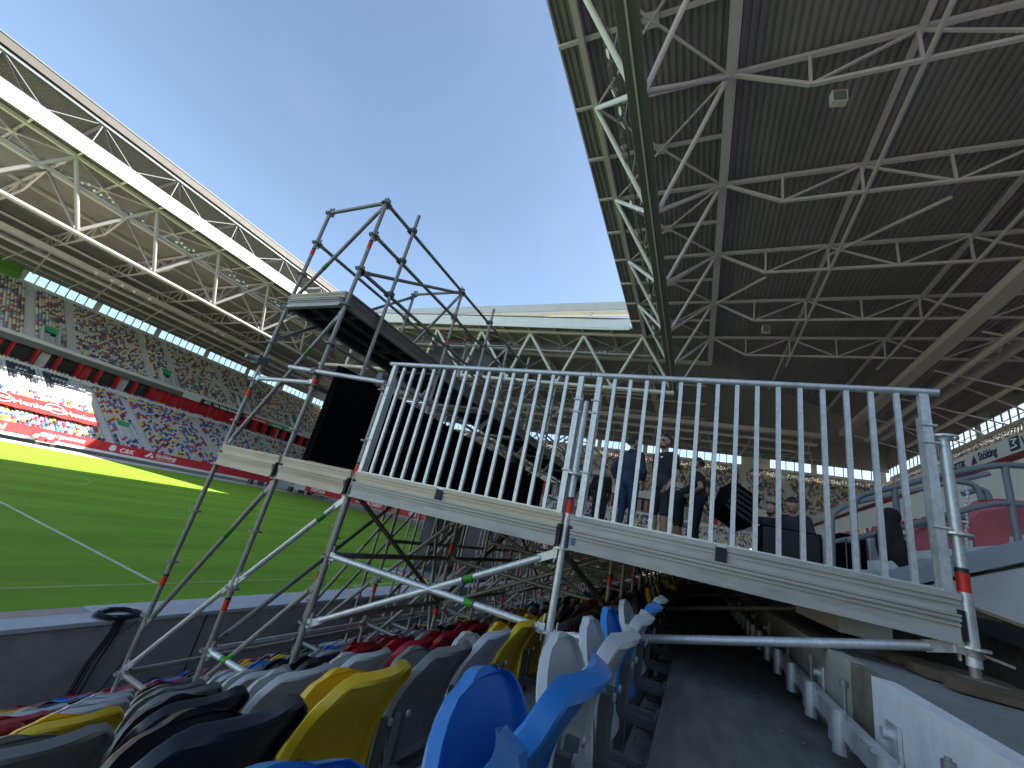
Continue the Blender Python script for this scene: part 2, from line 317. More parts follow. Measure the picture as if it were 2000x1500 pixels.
# enclosure of the vomitory below the slab
b_ = MB(); b_.box((-7, -9.0, -4), (7.6, -8.6, 3.1)).box((-7, -8.6, -2.6), (7.5, -1.43, -2.4)).box((-7.4, -13.3, -4), (-7, -0.66, 5))
b_.poly([(x, y, z) for x in (7.38, 7.498) for y, z in ((-1.44, -2.6), (-8.6, -2.6), (-8.6, 3.0), (-1.44, -0.1))], [(0, 1, 2, 3), (7, 6, 5, 4), (0, 4, 5, 1), (1, 5, 6, 2), (2, 6, 7, 3), (3, 7, 4, 0)])
struct(b_.build('vomitory', M['walk']))
# precast riser blocks with a plank in the joint
pk = [(-3.2, 0.2), (0.23, 2.28), (2.62, 4.7), (4.73, 7.1)] + [(7.13 + 2.4 * i, 7.13 + 2.4 * i + 2.37) for i in range(12)]
up = bpy.data.objects['upper_terrace']
for i, (a, b) in enumerate(pk):
    MB().box((a, -0.715, -0.598), (b, -0.64, -0.248)).build('riser_block', M['block'] if i < 2 else M['blockw'], up)
MB().box((2.285, -0.71, -0.598), (2.615, -0.662, -0.251)).build('joint_plank', mat('weathered_joint_plank', (0.20, 0.165, 0.12), 0.9, var=0.35, scale=14, bump=0.3), up)

# galvanised seat rail on the riser
ra = empty('seat_rail', 'galvanised seat mounting rail with upright lugs along the pale concrete riser', 'rail', (0, 0, 0))
MB().box((0.3, -0.60, -0.50), (16, -0.555, -0.43)).build('rail', M['galv'], ra)
xs = [1.55, 1.86] + [2.33 + 0.46 * i for i in range(14)]
lug = MB(); lug.tube((0, -0.545, -0.55), (0, -0.545, -0.405), 0.026, 10).box((0.04, -0.554, -0.53), (0.10, -0.53, -0.42)).mesh('lug', M['galv'])
lugm = lug.mesh('lug', M['galv']); bpl = MB().box((-0.012, -0.638, -0.52), (0.085, -0.628, -0.35)).tube((0.035, -0.628, -0.385), (0.035, -0.60, -0.385), 0.018, 8).mesh('wall_plate', M['galv'])
for x in xs: inst('lug', lugm, ra, (x, 0, 0))
for x in xs[1::2]: inst('wall_plate', bpl, ra, (x + 0.18, 0, 0))
stud = MB().tube((0, 0, 0), (0, 0, 0.13), 0.008, 8).tube((0, 0, 0.1), (0, 0, 0.122), 0.016, 6).mesh('stud', M['galvd'])
for x in (1.63, 2.47, 3.05, 3.7, 4.5, 5.4): inst('stud', stud, ra, (x, -0.60, -0.44))

# parapet wall towards the pitch
pw = tag(MB().box((XA - 30, 8.46, GZ - 0.2), (71, 8.78, -2.86)).build('parapet_wall', M['wallc']), 'low grey concrete wall between the seat rows and the pitch', 'wall')
x = XA - 30.0
while x < 71: MB().box((x, 8.42, -2.86), (x + 2.985, 8.87, -2.80)).build('coping_slab', M['cope'], pw); x += 3.0
struct(MB().box((-60, 8.9, GZ - 0.02), (66, 12.5, GZ + 0.004)).build('trackside_path', M['fascl']))

# black cable coil on the coping
b_ = MB()
for i in range(26):
    r = 0.225 + 0.085 * random.random(); h = -2.79 + 0.05 * random.random(); ph = random.random() * 6; ex, ey = random.uniform(-.02, .02), random.uniform(-.02, .02)
    b_.path([(4.60 + ex + r * 1.05 * math.cos(t + ph), 8.62 + ey + r * 0.8 * math.sin(t + ph), h + 0.012 * math.sin(3 * t)) for t in [2 * math.pi * j / 28 for j in range(29)]], 0.0055, 5)
ca = tag(b_.build('cable_coil', M['dark']), 'coil of thin black cable lying on the pale wall coping', 'cable')
hz = MB()
for i in range(7):
    x0 = 4.50 + 0.02 * i; x1 = x0 - 0.16 + random.uniform(-.03, .03)
    hz.path([(x0 + .03, 8.46, -2.79), (x0, 8.40, -2.80), (x0 - .02, 8.395, -3.0), (x1 + .05, 8.40, -3.4), (x1, 8.41, -3.9)], 0.008, 5)
hz.path([(4.86, 8.45, -2.79), (4.9, 8.40, -2.83), (4.93, 8.4, -3.2), (4.86, 8.4, -3.5), (4.7, 8.4, -3.9)], 0.009, 5)
hz.path([(4.45, 8.45, -2.79), (4.48, 8.39, -2.85), (4.62, 8.38, -3.0), (4.78, 8.39, -2.88), (4.84, 8.45, -2.79)], 0.005, 5)
hz.build('hanging_cable', M['dark'], ca)

# drainage joints and bits of litter on the walkway
wk = bpy.data.objects['walkway']
b_ = MB()
for x_ in (0.3, 7.8, 10.2): b_.box((x_, -0.63, -0.5985), (x_ + 0.012, 0.10, -0.597))
b_.build('expansion_joint', M['dark'], wk)
rl = random.Random(3); b_ = MB()
for i in range(60):
    x_, y_ = rl.uniform(0.9, 6), rl.uniform(-0.6, 0.05); r_ = rl.uniform(.004, .013); a_ = rl.uniform(0, 6)
    b_.poly([(x_ + r_ * 1.6 * math.cos(a_), y_ + r_ * math.sin(a_), -.597), (x_ + r_ * math.cos(a_ + 2), y_ + r_ * math.sin(a_ + 2), -.594), (x_ + r_ * math.cos(a_ + 4), y_ + r_ * math.sin(a_ + 4), -.588)], [(0, 1, 2), (2, 1, 0)])
tag(b_.build('litter', mat('pale_scraps', (.4, .37, .3), .9)), 'small pale scraps of grit and litter on the dark walkway', kind='stuff')
b_ = MB()
x_ = -30.0
while x_ < 60: b_.box((x_, 8.452, -4), (x_ + .02, 8.4595, -2.87)); x_ += 4.0
b_.build('wall_joint', M['dark'], pw)
# ------------------------------------------------------------------ near seats
def shield(w, h, r, prof, conc, taper=0.86, nu=12, nv=12, rim=0.034):
    """a moulded shell: rounded top, hollow back inside a turned rim; prof(v) gives (y, z), front faces +y"""
    def pt(u, v, off, ins=1.0):
        uu = u * ins; vv = 0.5 + (v - 0.5) * (1 - (1 - ins) * 0.9)
        zz = vv * h; Wd = w / 2
        if zz > h - r: Wd = w / 2 - r + math.sqrt(max(0, r * r - (zz - (h - r)) ** 2))
        Wd *= taper + (1 - taper) * min(1, vv / 0.45)
        y, z = prof(vv); y2, z2 = prof(min(1, vv + 0.02)); y1, z1 = prof(max(0, vv - 0.02))
        t = Vector((0, y2 - y1, z2 - z1)).normalized(); nrm = Vector((0, t.z, -t.y))
        crown = 0.018 * (1 - uu * uu) * max(0, (vv - 0.6) / 0.4) ** 2
        return Vector((uu * Wd, y, z + crown)) + nrm * (conc * uu * uu + off)
    us = [-1 + 2 * i / nu for i in range(nu + 1)]; vs = [1 - (1 - j / nv) ** 1.5 for j in range(nv + 1)]
    b = MB(); N = (nu + 1)
    front = [pt(u, v, 0) for v in vs for u in us]; back = [pt(u, v, -0.012, 0.9) for v in vs for u in us]
    fq = [(j * N + i, j * N + i + 1, (j + 1) * N + i + 1, (j + 1) * N + i) for j in range(nv) for i in range(nu)]
    b.poly(front, [q[::-1] for q in fq], 0, True); b.poly(back, fq, 0, True)
    ring = [(i, 0) for i in range(nu)] + [(nu, j) for j in range(nv)] + [(nu - i, nv) for i in range(nu)] + [(0, nv - j) for j in range(nv)]
    A = [pt(us[i], vs[j], 0) for i, j in ring]; A2 = [pt(us[i], vs[j], -0.006, 1.012) for i, j in ring]; B = [pt(us[i], vs[j], -rim, 1.0) for i, j in ring]; C = [pt(us[i], vs[j], -rim, 0.93) for i, j in ring]; D = [pt(us[i], vs[j], -0.012, 0.9) for i, j in ring]
    n = len(ring)
    for P, Q in ((A, A2), (A2, B), (B, C), (C, D)): b.poly(P + Q, [(k, (k + 1) % n, n + (k + 1) % n, n + k) for k in range(n)], 0, True)
    return b
def back_prof(v):
    v = min(1, max(0, v)); return (0.155 + 0.035 * math.sin(math.pi * min(1, v * 1.15)) - 0.095 * v ** 1.8, 0.31 + 0.405 * v)
def pan_prof(v):
    v = min(1, max(0, v)); return (0.205 + 0.10 * v - 0.02 * math.sin(math.pi * v), 0.20 + 0.435 * v)
back_me = shield(0.44, 0.41, 0.10, back_prof, 0.036).mesh('backrest', SM['grey'])
pan_b = shield(0.42, 0.44, 0.15, pan_prof, -0.012, taper=0.92, rim=0.03)
pan_me = pan_b.mesh('seat_pan', SM['grey'])
br = MB()
for s in (-0.205, 0.205):
    br.box((s - 0.014, 0.125, 0.05), (s + 0.014, 0.155, 0.50)).box((s - 0.014, 0.0, 0.10), (s + 0.014, 0.125, 0.135)).box((s - 0.014, 0.0, 0.30), (s + 0.014, 0.125, 0.33))
    br.box((s - 0.03, 0.002, 0.06), (s + 0.03, 0.012, 0.345)).tube((s, 0.16, 0.235), (s, 0.235, 0.235), 0.02, 8)
br.box((-0.205, 0.128, 0.16), (0.205, 0.152, 0.19))
br_me = br.mesh('bracket', M['dkst'])
bo = MB()
for s in (-1, 1): bo.tube((s * 0.195, 0.115, 0.50), (s * 0.195, 0.108, 0.50), 0.013, 10)
bo_me = bo.mesh('bolt', M['galv'])
KNOWN = {}
for k, cs in {1: 'blue blue grey grey blue grey black black', 2: 'black black yellow dark_grey grey yellow yellow black dark_grey red', 3: 'grey dark_grey black grey grey red red red dark_grey yellow', 4: 'grey black yellow dark_grey grey black red red grey', 5: 'black grey red grey dark_grey grey black grey', 6: 'grey red red red grey black grey blue', 7: 'red red red red grey grey red red', 8: 'grey grey red red grey black red blue', 9: 'grey red grey grey grey yellow blue red', 10: 'grey black black black grey grey red'}.items():
    for i, c in enumerate(cs.split()): KNOWN[(k, i)] = c.replace('_', ' ')
def seat_colour(k, n):
    if (k, n) in KNOWN: return KNOWN[(k, n)]
    return random.Random(k * 997 + n * 31).choice(['grey'] * 6 + ['dark grey'] * 3 + ['black'] * 4 + ['red'] * 3 + ['yellow'] * 3 + ['blue'] * 3)
spots = []
for k in range(1, 11):
    for n in range(0, 112):
        x = 0.40 + 0.5 * n; y = 0.10 + GOING * (k - 1); z = tread(k)
        q = CR @ Vector((x, y + 0.1, z + 0.7))
        vis = q.z > 0.1 and -250 < 1000 + FPX * q.x / q.z < 2100 and 750 + FPX * q.y / q.z < 1750
        spots.append((math.sqrt(x * x + y * y + z * z) if vis else 1e3 + x, k, n, x, y, z))
spots.sort()
GRPS = 'tip-up seats of the near stand'
rowname = ['row right beside the dark walkway', 'second row down from the walkway', 'third row down from the walkway', 'fourth row down from the walkway', 'fifth row down from the walkway', 'sixth row down from the walkway', 'seventh row down from the walkway', 'third row up from the concrete wall', 'second row up from the concrete wall', 'lowest row along the concrete wall']
cnt = {}
single = sorted([s for s in spots if s[0] < 1e3][:300], key=lambda s: (s[1], s[3]))
for d, k, n, x, y, z in single:
    c = seat_colour(k, n); cnt[(k, c)] = cnt.get((k, c), 0) + 1; i = cnt[(k, c)] - 1
    e = empty('tip_up_seat', f"{'nearest' if i == 0 else ordn(i) + ' nearest'} {c} tip-up seat in the {rowname[k - 1]}", 'seat', (x, y, z), GRPS)
    e.rotation_euler = (0, 0, random.uniform(-.02, .02))
    inst('backrest', back_me, e, m=SM[c]); p = inst('seat_pan', pan_me, e, m=SM[c]); inst('bracket', br_me, e)
    if d < 6: inst('bolt', bo_me, e)
    p.rotation_euler = (random.uniform(-.03, .03), 0, 0)
# seats farther along the near stand, one mass
def seat_mass(name, places, fwd, cols, label, wts, colf=None):
    """many small two-shell seats as one mesh: places = (n,3) feet points, fwd = unit vector the seats face"""
    places = np.asarray(places, float); n = len(places); f = np.array(fwd, float); r = np.array([f[1], -f[0], 0])
    T = []; F = []
    for (off, w, z0, z1, lean) in ((0.10, 0.22, 0.38, 0.80, -0.06), (0.24, 0.20, 0.30, 0.70, 0.05)):
        o = len(T)
        for dy in (0.0, -0.03):
            for (a, zz) in ((-w, z0), (w, z0), (w, z1 - 0.12), (w - 0.09, z1), (-w + 0.09, z1), (-w, z1 - 0.12)):
                T.append(r * a + f * (off + dy + lean * (zz - z0) / (z1 - z0)) + np.array([0, 0, zz]))
        F += [[o + 5, o + 4, o + 3, o + 2], [o + 5, o + 2, o + 1, o], [o + 8, o + 9, o + 10, o + 11], [o + 6, o + 7, o + 8, o + 11]]
        for i in range(1, 6): a, b2 = o + i, o + (i + 1) % 6; F.append([a, b2, b2 + 6, a + 6])
    T = np.array(T); F = np.array(F)
    V = (places[:, None, :] + T[None]).reshape(-1, 3); FF = (F[None] + (np.arange(n) * len(T))[:, None, None]).reshape(-1, 4)
    me = bpy.data.meshes.new(name); me.vertices.add(len(V)); me.vertices.foreach_set('co', V.ravel())
    me.loops.add(FF.size); me.loops.foreach_set('vertex_index', FF.ravel().astype(np.int32)); me.polygons.add(len(FF))
    me.polygons.foreach_set('loop_start', (np.arange(len(FF)) * 4).astype(np.int32))
    ci = colf if colf is not None else RNG.choice(len(cols), n, p=wts)
    for c in cols: me.materials.append(c)
    me.polygons.foreach_set('material_index', np.repeat(ci, len(F)).astype(np.int32)); me.update(calc_edges=True); me.validate()
    o = bpy.data.objects.new(name, me); COL.objects.link(o); o['kind'] = 'stuff'; o['label'] = label; return o
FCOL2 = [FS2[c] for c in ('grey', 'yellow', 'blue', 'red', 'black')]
FCOL = [FS['grey'], FS['yellow'], FS['blue'], FS['red'], FS['black']]
chosen = {(s[1], s[2]) for s in single}
rest = [(x, y, z) for d, k, n, x, y, z in spots if (k, n) not in chosen and x > 0.8 and (d < 1e3)]
seat_mass('distant_near_seats', rest, (0, 1, 0), FCOL, 'mixed coloured tip-up seats farther along the near stand', [.4, .14, .14, .14, .18])

# ------------------------------------------------------------------ scaffold stage
FX = [2.9 + 2.035 * i for i in range(9)]
PR, PM, PA, PB, PC = -1.198, 0.826, 2.868, 3.886, 4.935
ROS = [-0.081 + 0.514 * j for j in range(-6, 9)]
TR = 0.0242
sc = empty('scaffold', 'large steel scaffold stage of tubes and decks standing over the seats', 'scaffold', (0, 0, 0))
ros = MB(); nn = 16
def ring(b, r0, r1, z0, z1, n=16, a0=0, a1=2 * math.pi):
    p = []
    for i in range(n + 1):
        a = a0 + (a1 - a0) * i / n
        for rr in (r0, r1):
            for zz in (z0, z1): p.append((rr * math.cos(a), rr * math.sin(a), zz))
    f = []
    for i in range(n):
        q = 4 * i; w = q + 4; f += [(q + 1, q + 3, w + 3, w + 1), (q, w, w + 2, q + 2), (q + 2, w + 2, w + 3, q + 3), (q, q + 1, w + 1, w)]
    b.poly(p, f); return b
ring(ros, 0.024, 0.034, -0.006, 0.006); ring(ros, 0.053, 0.062, -0.006, 0.006)
for i in range(8): a = i * math.pi / 4; ring(ros, 0.033, 0.054, -0.0055, 0.0055, 2, a - 0.16, a + 0.16)
ros_me = ros.mesh('rosette', M['galvd']); rosb_me = ros.mesh('rosette', M['galv'])
ros_lo = MB().tube((0, 0, -0.006), (0, 0, 0.006), 0.061, 8).mesh('rosette', M['galvd'])
tape_me = MB().tube((0, 0, -0.045), (0, 0, 0.045), TR + 0.0015, 14, caps=False).tube((0, 0, 0.045), (0, 0, 0.066), TR + 0.0018, 14, mi=1, caps=False).mesh('tape', [M['redt'], M['blacks']])
def standard(x, y, z0, z1, i, tapes=(), m='galvd', taper=False):
    o = MB().tube((0, 0, z0), (0, 0, z1), TR, 16 if i < 2 else 8)
    if taper: o.tube((0, 0, z1), (0, 0, z1 + 0.10), 0.019, 14)
    if i < 3: o.tube((0, 0, z0 - 0.02), (0, 0, z0 + 0.28), TR * 1.16, 12)
    s = o.build('standard', M[m], sc, (x, y, 0))
    zs = [z for z in ROS if z0 + 0.05 < z < z1 + 0.02]
    if i < 3:
        for z in zs: inst('rosette', rosb_me if m == 'galv' else ros_me, s, (0, 0, z), rz=0.4)
    else:
        b = MB()
        for z in zs: b.tube((0, 0, z - .006), (0, 0, z + .006), 0.058, 7)
        if zs: tag(b.build('rosette', M['galvd'], s), kind='stuff')
    for z in tapes: inst('tape', tape_me, s, (0, 0, z))
    return s
def ledger(a, b, tapes=(), m='galvd', n=10, heads=True, name='ledger', r=TR):
    a = Vector(a); b = Vector(b); d = (b - a).normalized(); o = MB()
    if heads:
        o.tube(a + d * 0.075, b - d * 0.075, r, n)
        for p, s in ((a, 1), (b, -1)):
            o.bar(p + d * s * 0.03, p + d * s * 0.085, 0.034, 0.062); o.bar(p + d * s * 0.045 + Vector((0, 0, -0.07)), p + d * s * 0.045 + Vector((0, 0, 0.085)), 0.006, 0.022)
    else: o.tube(a, b, r, n)
    t = o.build(name, M[m], sc)
    for f in tapes:
        c = a + (b - a) * f; w = MB().tube(c - d * 0.035, c + d * 0.035, r + 0.0016, 14, caps=False).tube(c + d * 0.035, c + d * 0.048, r + 0.002, 14, mi=1, caps=False); w.build('tape', [M['grnt'], M['blacks']], t)
    return t
def brace(a, b, tapes=(), m='galvd', n=10):
    a = Vector(a); b = Vector(b); d = (b - a).normalized(); o = MB(); o.tube(a + d * 0.16, b - d * 0.16, TR * 0.98, n)
    for p, s in ((a, 1), (b, -1)):
        # flattened end with the wedge head
        q = p + d * s * 0.16; e = p + d * s * 0.05; o.bar(q + d * s * 0.02, e, 0.018, 0.052); o.bar(e + Vector((0, 0, -0.03)), e + Vector((0, 0, 0.035)), 0.034, 0.04); o.bar(e + Vector((0, 0, -0.06)), e + Vector((0, 0, 0.08)), 0.006, 0.02)
    t = o.build('brace', M[m], sc)
    for f in tapes:
        c = a + (b - a) * f; MB().tube(c - d * 0.04, c + d * 0.04, TR + 0.0016, 14, caps=False).tube(c + d * 0.04, c + d * 0.052, TR + 0.002, 14, mi=1, caps=False).build('tape', [M['grnt'], M['blacks']], t)
    return t
for i, x in enumerate(FX):
    nseg = 14 if i < 2 else 8
    if i == 0:
        standard(x, PR, -0.14, 0.93, 0, (0.205,), 'galv'); standard(x, PM, -0.93, 0.90, 0, (0.20,), 'galv', True)
        standard(x, PA, -1.95, 1.03, 0, (0.165,), 'galvd'); standard(x, PB, -2.3, 3.60, 0, (0.98, -1.25, 2.85), 'galvd'); standard(x, PC, -3.0, 3.60, 0, (0.79, -1.30, 2.85), 'galvd')
    else:
        standard(x, PR, -0.2, 0.05, i, (-0.12,)); standard(x, PM, tread_at(PM) + 0.05, 0.05, i, (-0.35,)); standard(x, PA, tread_at(PA) + .05, 0.05, i, (-0.45, -1.2))
        standard(x, PB, tread_at(PB) + .05, 3.60, i, (2.55, 0.9, -1.2)); standard(x, PC, tread_at(PC) + .05, 3.60, i, (2.6, 0.8, -1.3))
        standard(x, 6.6, tread_at(6.6) + .05, 0.05, i, (-1.0,)) if i in (3, 4, 5, 6, 7) else None
    m = 'galv' if i == 0 else 'galvd'
    ledger((x, PC, 3.53), (x, PB, 3.53), n=nseg)
    ledger((x, PB, -1.62), (x, PA, -1.62), (0.25,) if i == 0 else (), m, nseg); ledger((x, PC, -2.13), (x, PB, -2.13), n=nseg)
    ledger((x, PA, -0.585), (x, PM, -0.585), (0.70,) if i == 0 else (), m, nseg)
    ledger((x, PC, 1.98), (x, PB, 1.98), n=nseg)
    brace((x, PM, -0.62), (x, PR, -0.075), (), m, nseg); brace((x, PM, -0.10), (x, PA, -1.13), (0.32,) if i == 0 else (), m, nseg)
    brace((x, PB, 3.50), (x, PC, 2.03), (0.62,) if i == 0 else (), n=nseg); brace((x, PB, 1.90), (x, PC, 0.10), (0.3,) if i == 0 else (), n=nseg); brace((x, PB, -0.10), (x, PC, -1.75), (0.35,) if i < 2 else (), n=nseg)
    brace((x, PB, -1.05), (x, PC, -2.12), (), 'galv' if i == 0 else 'galvd', nseg); brace((x, PA, -0.08), (x, PB, -1.08), (0.22,) if i == 0 else (), 'galv' if i == 0 else 'galvd', nseg); brace((x + .03, PA, -0.78), (x + .03, PB, -1.9), (0.72,) if i < 2 else (), n=nseg)
    if i < len(FX) - 1:
        X2 = FX[i + 1]
        for z in (3.53, 3.015, 2.475): ledger((x, PB, z), (X2, PB, z), n=nseg)
        ledger((x, PC, 3.015), (X2, PC, 3.015), n=nseg)
        for y, z in ((PC, -2.13), (PB, -1.62), (PA, -1.10), (PM, -0.60), (PA, -0.585)): ledger((x, y, z), (X2, y, z), m='galv' if (y, z) == (PB, -1.62) else 'galvd', n=nseg)
        ledger((x, PB, 0.95), (X2, PB, 0.95), n=nseg); ledger((x, PB, 1.47), (X2, PB, 1.47), n=nseg)
        if i % 2 == 0:
            brace((x, PB, 2.45), (X2, PB, 3.50), n=nseg); brace((x, PC, 1.50), (X2, PC, 3.48), n=nseg); brace((x, PA, 0.0), (X2, PA, -1.1), n=nseg); brace((x, PB, -1.6), (X2, PB, 0.0), n=nseg); brace((x, PM, -0.1), (X2, PM, -.6), n=nseg)
        else:
            brace((X2, PA, 0.0), (x, PA, -1.1), n=nseg); brace((X2, PC, 0.0), (x, PC, -2.1), n=nseg); brace((X2, PB, 0.0), (x, PB, -1.6), n=nseg)
for i, x in enumerate(FX[:-1]):
    for y, dx in ((PA, 1.0), (PB, 1.05), (PM, 0.95), (PC, 1.0)):
        if i == 0 and y != PB: continue
        b_ = MB().tube((0, 0, tread_at(y) + .02), (0, 0, 0.05), TR, 8)
        for z in ROS[:7]:
            if z > tread_at(y) + .1: b_.tube((0, 0, z - .006), (0, 0, z + .006), .058, 7)
        b_.build('standard', M['galvd'], sc, (x + dx, y, 0))
    if i >= 1:
        brace((x + 1.0, PM, -0.85), (x + 1.0, PA, -0.1), n=8); ledger((x + 1.0, PM, -0.33), (x + 1.0, PA, -0.33), n=8); brace((x, PA, -1.6), (x + 1.05, PB, -0.1), n=8); ledger((x, PB, -0.585), (FX[i + 1], PB, -0.585), n=8)
    if i: brace((x + .02, PC, 2.5 if i % 2 else 3.45), (FX[i + 1] - .02, PC, 3.45 if i % 2 else 2.5), n=8); brace((x, PB, 0.2), (FX[i + 1], PB, 1.9), n=8) if i % 2 else brace((x, PC, 1.9), (FX[i + 1], PC, 0.2), n=8)
    ledger((x, PC, 1.98), (FX[i + 1], PC, 1.98), n=8)
# clamp-on handrail posts and loose tubes
for x, z0, z1 in ((3.43, 1.29, 3.80), (5.97, 1.3, 3.83), (8.0, 1.3, 3.75), (10.1, 1.3, 3.8)):
    t = MB().tube((x, PB - 0.055, z0), (x, PB - 0.055, z1), TR, 12).build('handrail_post', M['galvd'], sc)
    for z in (3.53, 3.015, 2.475): MB().box((x - 0.035, PB - 0.09, z - 0.03), (x + 0.035, PB + 0.03, z + 0.03)).tube((x - 0.05, PB - 0.03, z - .01), (x + 0.06, PB - 0.03, z - .01), 0.009, 6).build('coupler', M['dkst'], t)
t = ledger((2.845, 4.32, 1.13), (2.845, 2.84, 1.02), (), 'galv', 14, False, 'handrail_tube')
for y in (PB, PA + .04): MB().box((2.82, y - 0.035, 1.04 if y < 3 else 1.06), (2.93, y + 0.035, 1.11 if y < 3 else 1.13)).build('coupler', M['dkst'], t)
ledger((2.9, PC, 0.98), (2.9, PB, 0.98), (), 'galv', 14)
t = ledger((2.72, PC + 0.06, 1.20), (9.0, PC + 0.06, 1.20), (), 'galvd', 10, False, 'handrail_tube'); MB().box((2.82, PC - 0.03, 1.15), (2.95, PC + 0.10, 1.25)).build('coupler', M['dkst'], t)
# coupler heads where the tubes meet the near posts
for y, z in ((PR, -0.08), (PM, -0.10), (PM, -0.60), (PM, -0.585)):
    pass
# base jack of the post on the right, on timber
jack = MB().tube((0, 0, -0.235), (0, 0, -0.10), 0.019, 12)
for j in range(9): jack.tube((0, 0, -0.232 + j * 0.012), (0, 0, -0.226 + j * 0.012), 0.0225, 10)
jack.tube((0, 0, -0.15), (0, 0, -0.105), 0.036, 10).box((-0.075, -0.075, -0.243), (0.075, 0.075, -0.236))
jack.bar((0, 0.03, -0.13), (0.02, 0.125, -0.11), 0.028, 0.012).bar((0, -0.03, -0.13), (-0.02, -0.125, -0.15), 0.028, 0.012)
jack.build('base_jack', M['galvd'], sc, (2.9, PR, 0.03))
jm = MB().tube((0, 0, 0), (0, 0, 0.16), 0.019, 8).box((-0.075, -0.075, 0), (0.075, 0.075, 0.007)).mesh('base_jack', M['galvd'])
for x in FX:
    for y in (PM, PA, PB, PC): inst('base_jack', jm, sc, (x, y, tread_at(y) + 0.001))
for x in FX[1:]: inst('base_jack', jm, sc, (x, PR, -0.25))
# timber pads
M['timber'] = mat('rough_timber', (0.13, 0.09, 0.055), 0.85, var=0.35, scale=9, bump=0.3, stretch=(6, 0.7, 6))
for i, (x0, y0, x1, y1, z0, rz, lab) in enumerate(((2.80, -1.42, 3.0, -0.98, -0.248, 0.10, 'short brown timber pad under the galvanised base jack'), (2.60, -1.40, 2.70, -1.0, -0.248, 0.14, 'narrow timber batten lying in front of the base jack pad'), (3.12, -1.42, 3.3, -0.95, -0.248, 0.05, 'timber board behind the base jack on the upper step'))):
    o = tag(MB().box((-(x1 - x0) / 2, -(y1 - y0) / 2, 0), ((x1 - x0) / 2, (y1 - y0) / 2, 0.04)).build('timber_board', M['timber']), lab, 'board'); o.location = ((x0 + x1) / 2, (y0 + y1) / 2, z0); o.rotation_euler = (0, 0, rz)

M['edgeb'] = mat('brown_grey_deck_profile', (0.20, 0.18, 0.16), 0.55, var=0.2, scale=4, dirt=(0.10, 0.085, 0.07), dscale=2, damt=0.6, stretch=(0.4, 1, 3))
# decks: edge beams seen end on
def deck_beam(x, y0, y1, z0=-0.075, z1=0.052, front=True, mi='alu'):
    b = MB(); xa = x - 0.055
    if front:
        b.box((xa + .008, y0, z0), (xa + 0.05, y1, z1 - 0.03)); b.box((xa - 0.013, y0, z1 - 0.03), (xa + 0.06, y1, z1 - 0.016)); b.box((xa - 0.004, y0, z1 - 0.052), (xa + 0.0079, y1, z1 - 0.042)); b.box((xa, y0, z1 - 0.016), (xa + 0.055, y1, z1 - 0.009)); b.box((xa - 0.018, y0, z1 - 0.009), (xa + 0.06, y1, z1)); b.box((xa - 0.002, y0, z0 - 0.004), (xa + 0.056, y1, z0 + 0.009))
    else: b.box((xa, y0, z0), (xa + 0.06, y1, z1))
    return b.build('deck_beam', M[mi], sc)
def deck_edge(x, y0, y1, z0=0.0535, z1=0.148):
    b = MB(); b.box((x - 0.030, y0, z0), (x + 0.03, y1, z1 - 0.03)); b.box((x - 0.037, y0, z0 + .040), (x - 0.0302, y1, z0 + .050)); b.box((x - 0.042, y0, z1 - 0.03), (x + 0.03, y1, z1 - 0.004)); b.box((x - 0.036, y0, z1 - 0.004), (x + .03, y1, z1))
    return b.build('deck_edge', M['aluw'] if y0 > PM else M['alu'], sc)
bays = ((PR, PM), (PM, PA), (PA, PB), (PB, PC))
for i, x in enumerate(FX):
    for a, b in bays:
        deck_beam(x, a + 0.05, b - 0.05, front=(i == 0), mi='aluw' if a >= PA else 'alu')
        if i == 0:
            mid = (a + b) / 2 + 0.05
            for c, d in (((a + 0.03, mid - 0.025), (mid + 0.025, b - 0.03)) if b - a > 1.5 else ((a + 0.03, b - 0.03),)): deck_edge(x, c, d)
            if b - a > 1.5: MB().box((x - 0.05, mid - 0.03, 0.045), (x + 0.0, mid + 0.03, 0.135)).build('deck_clip', M['dark'], sc)
            for yy in (a + 0.037, b - 0.037): MB().box((x - 0.045, yy - 0.012, -0.06), (x + 0.01, yy + 0.012, 0.075)).build('end_cap', M['dark'], sc)
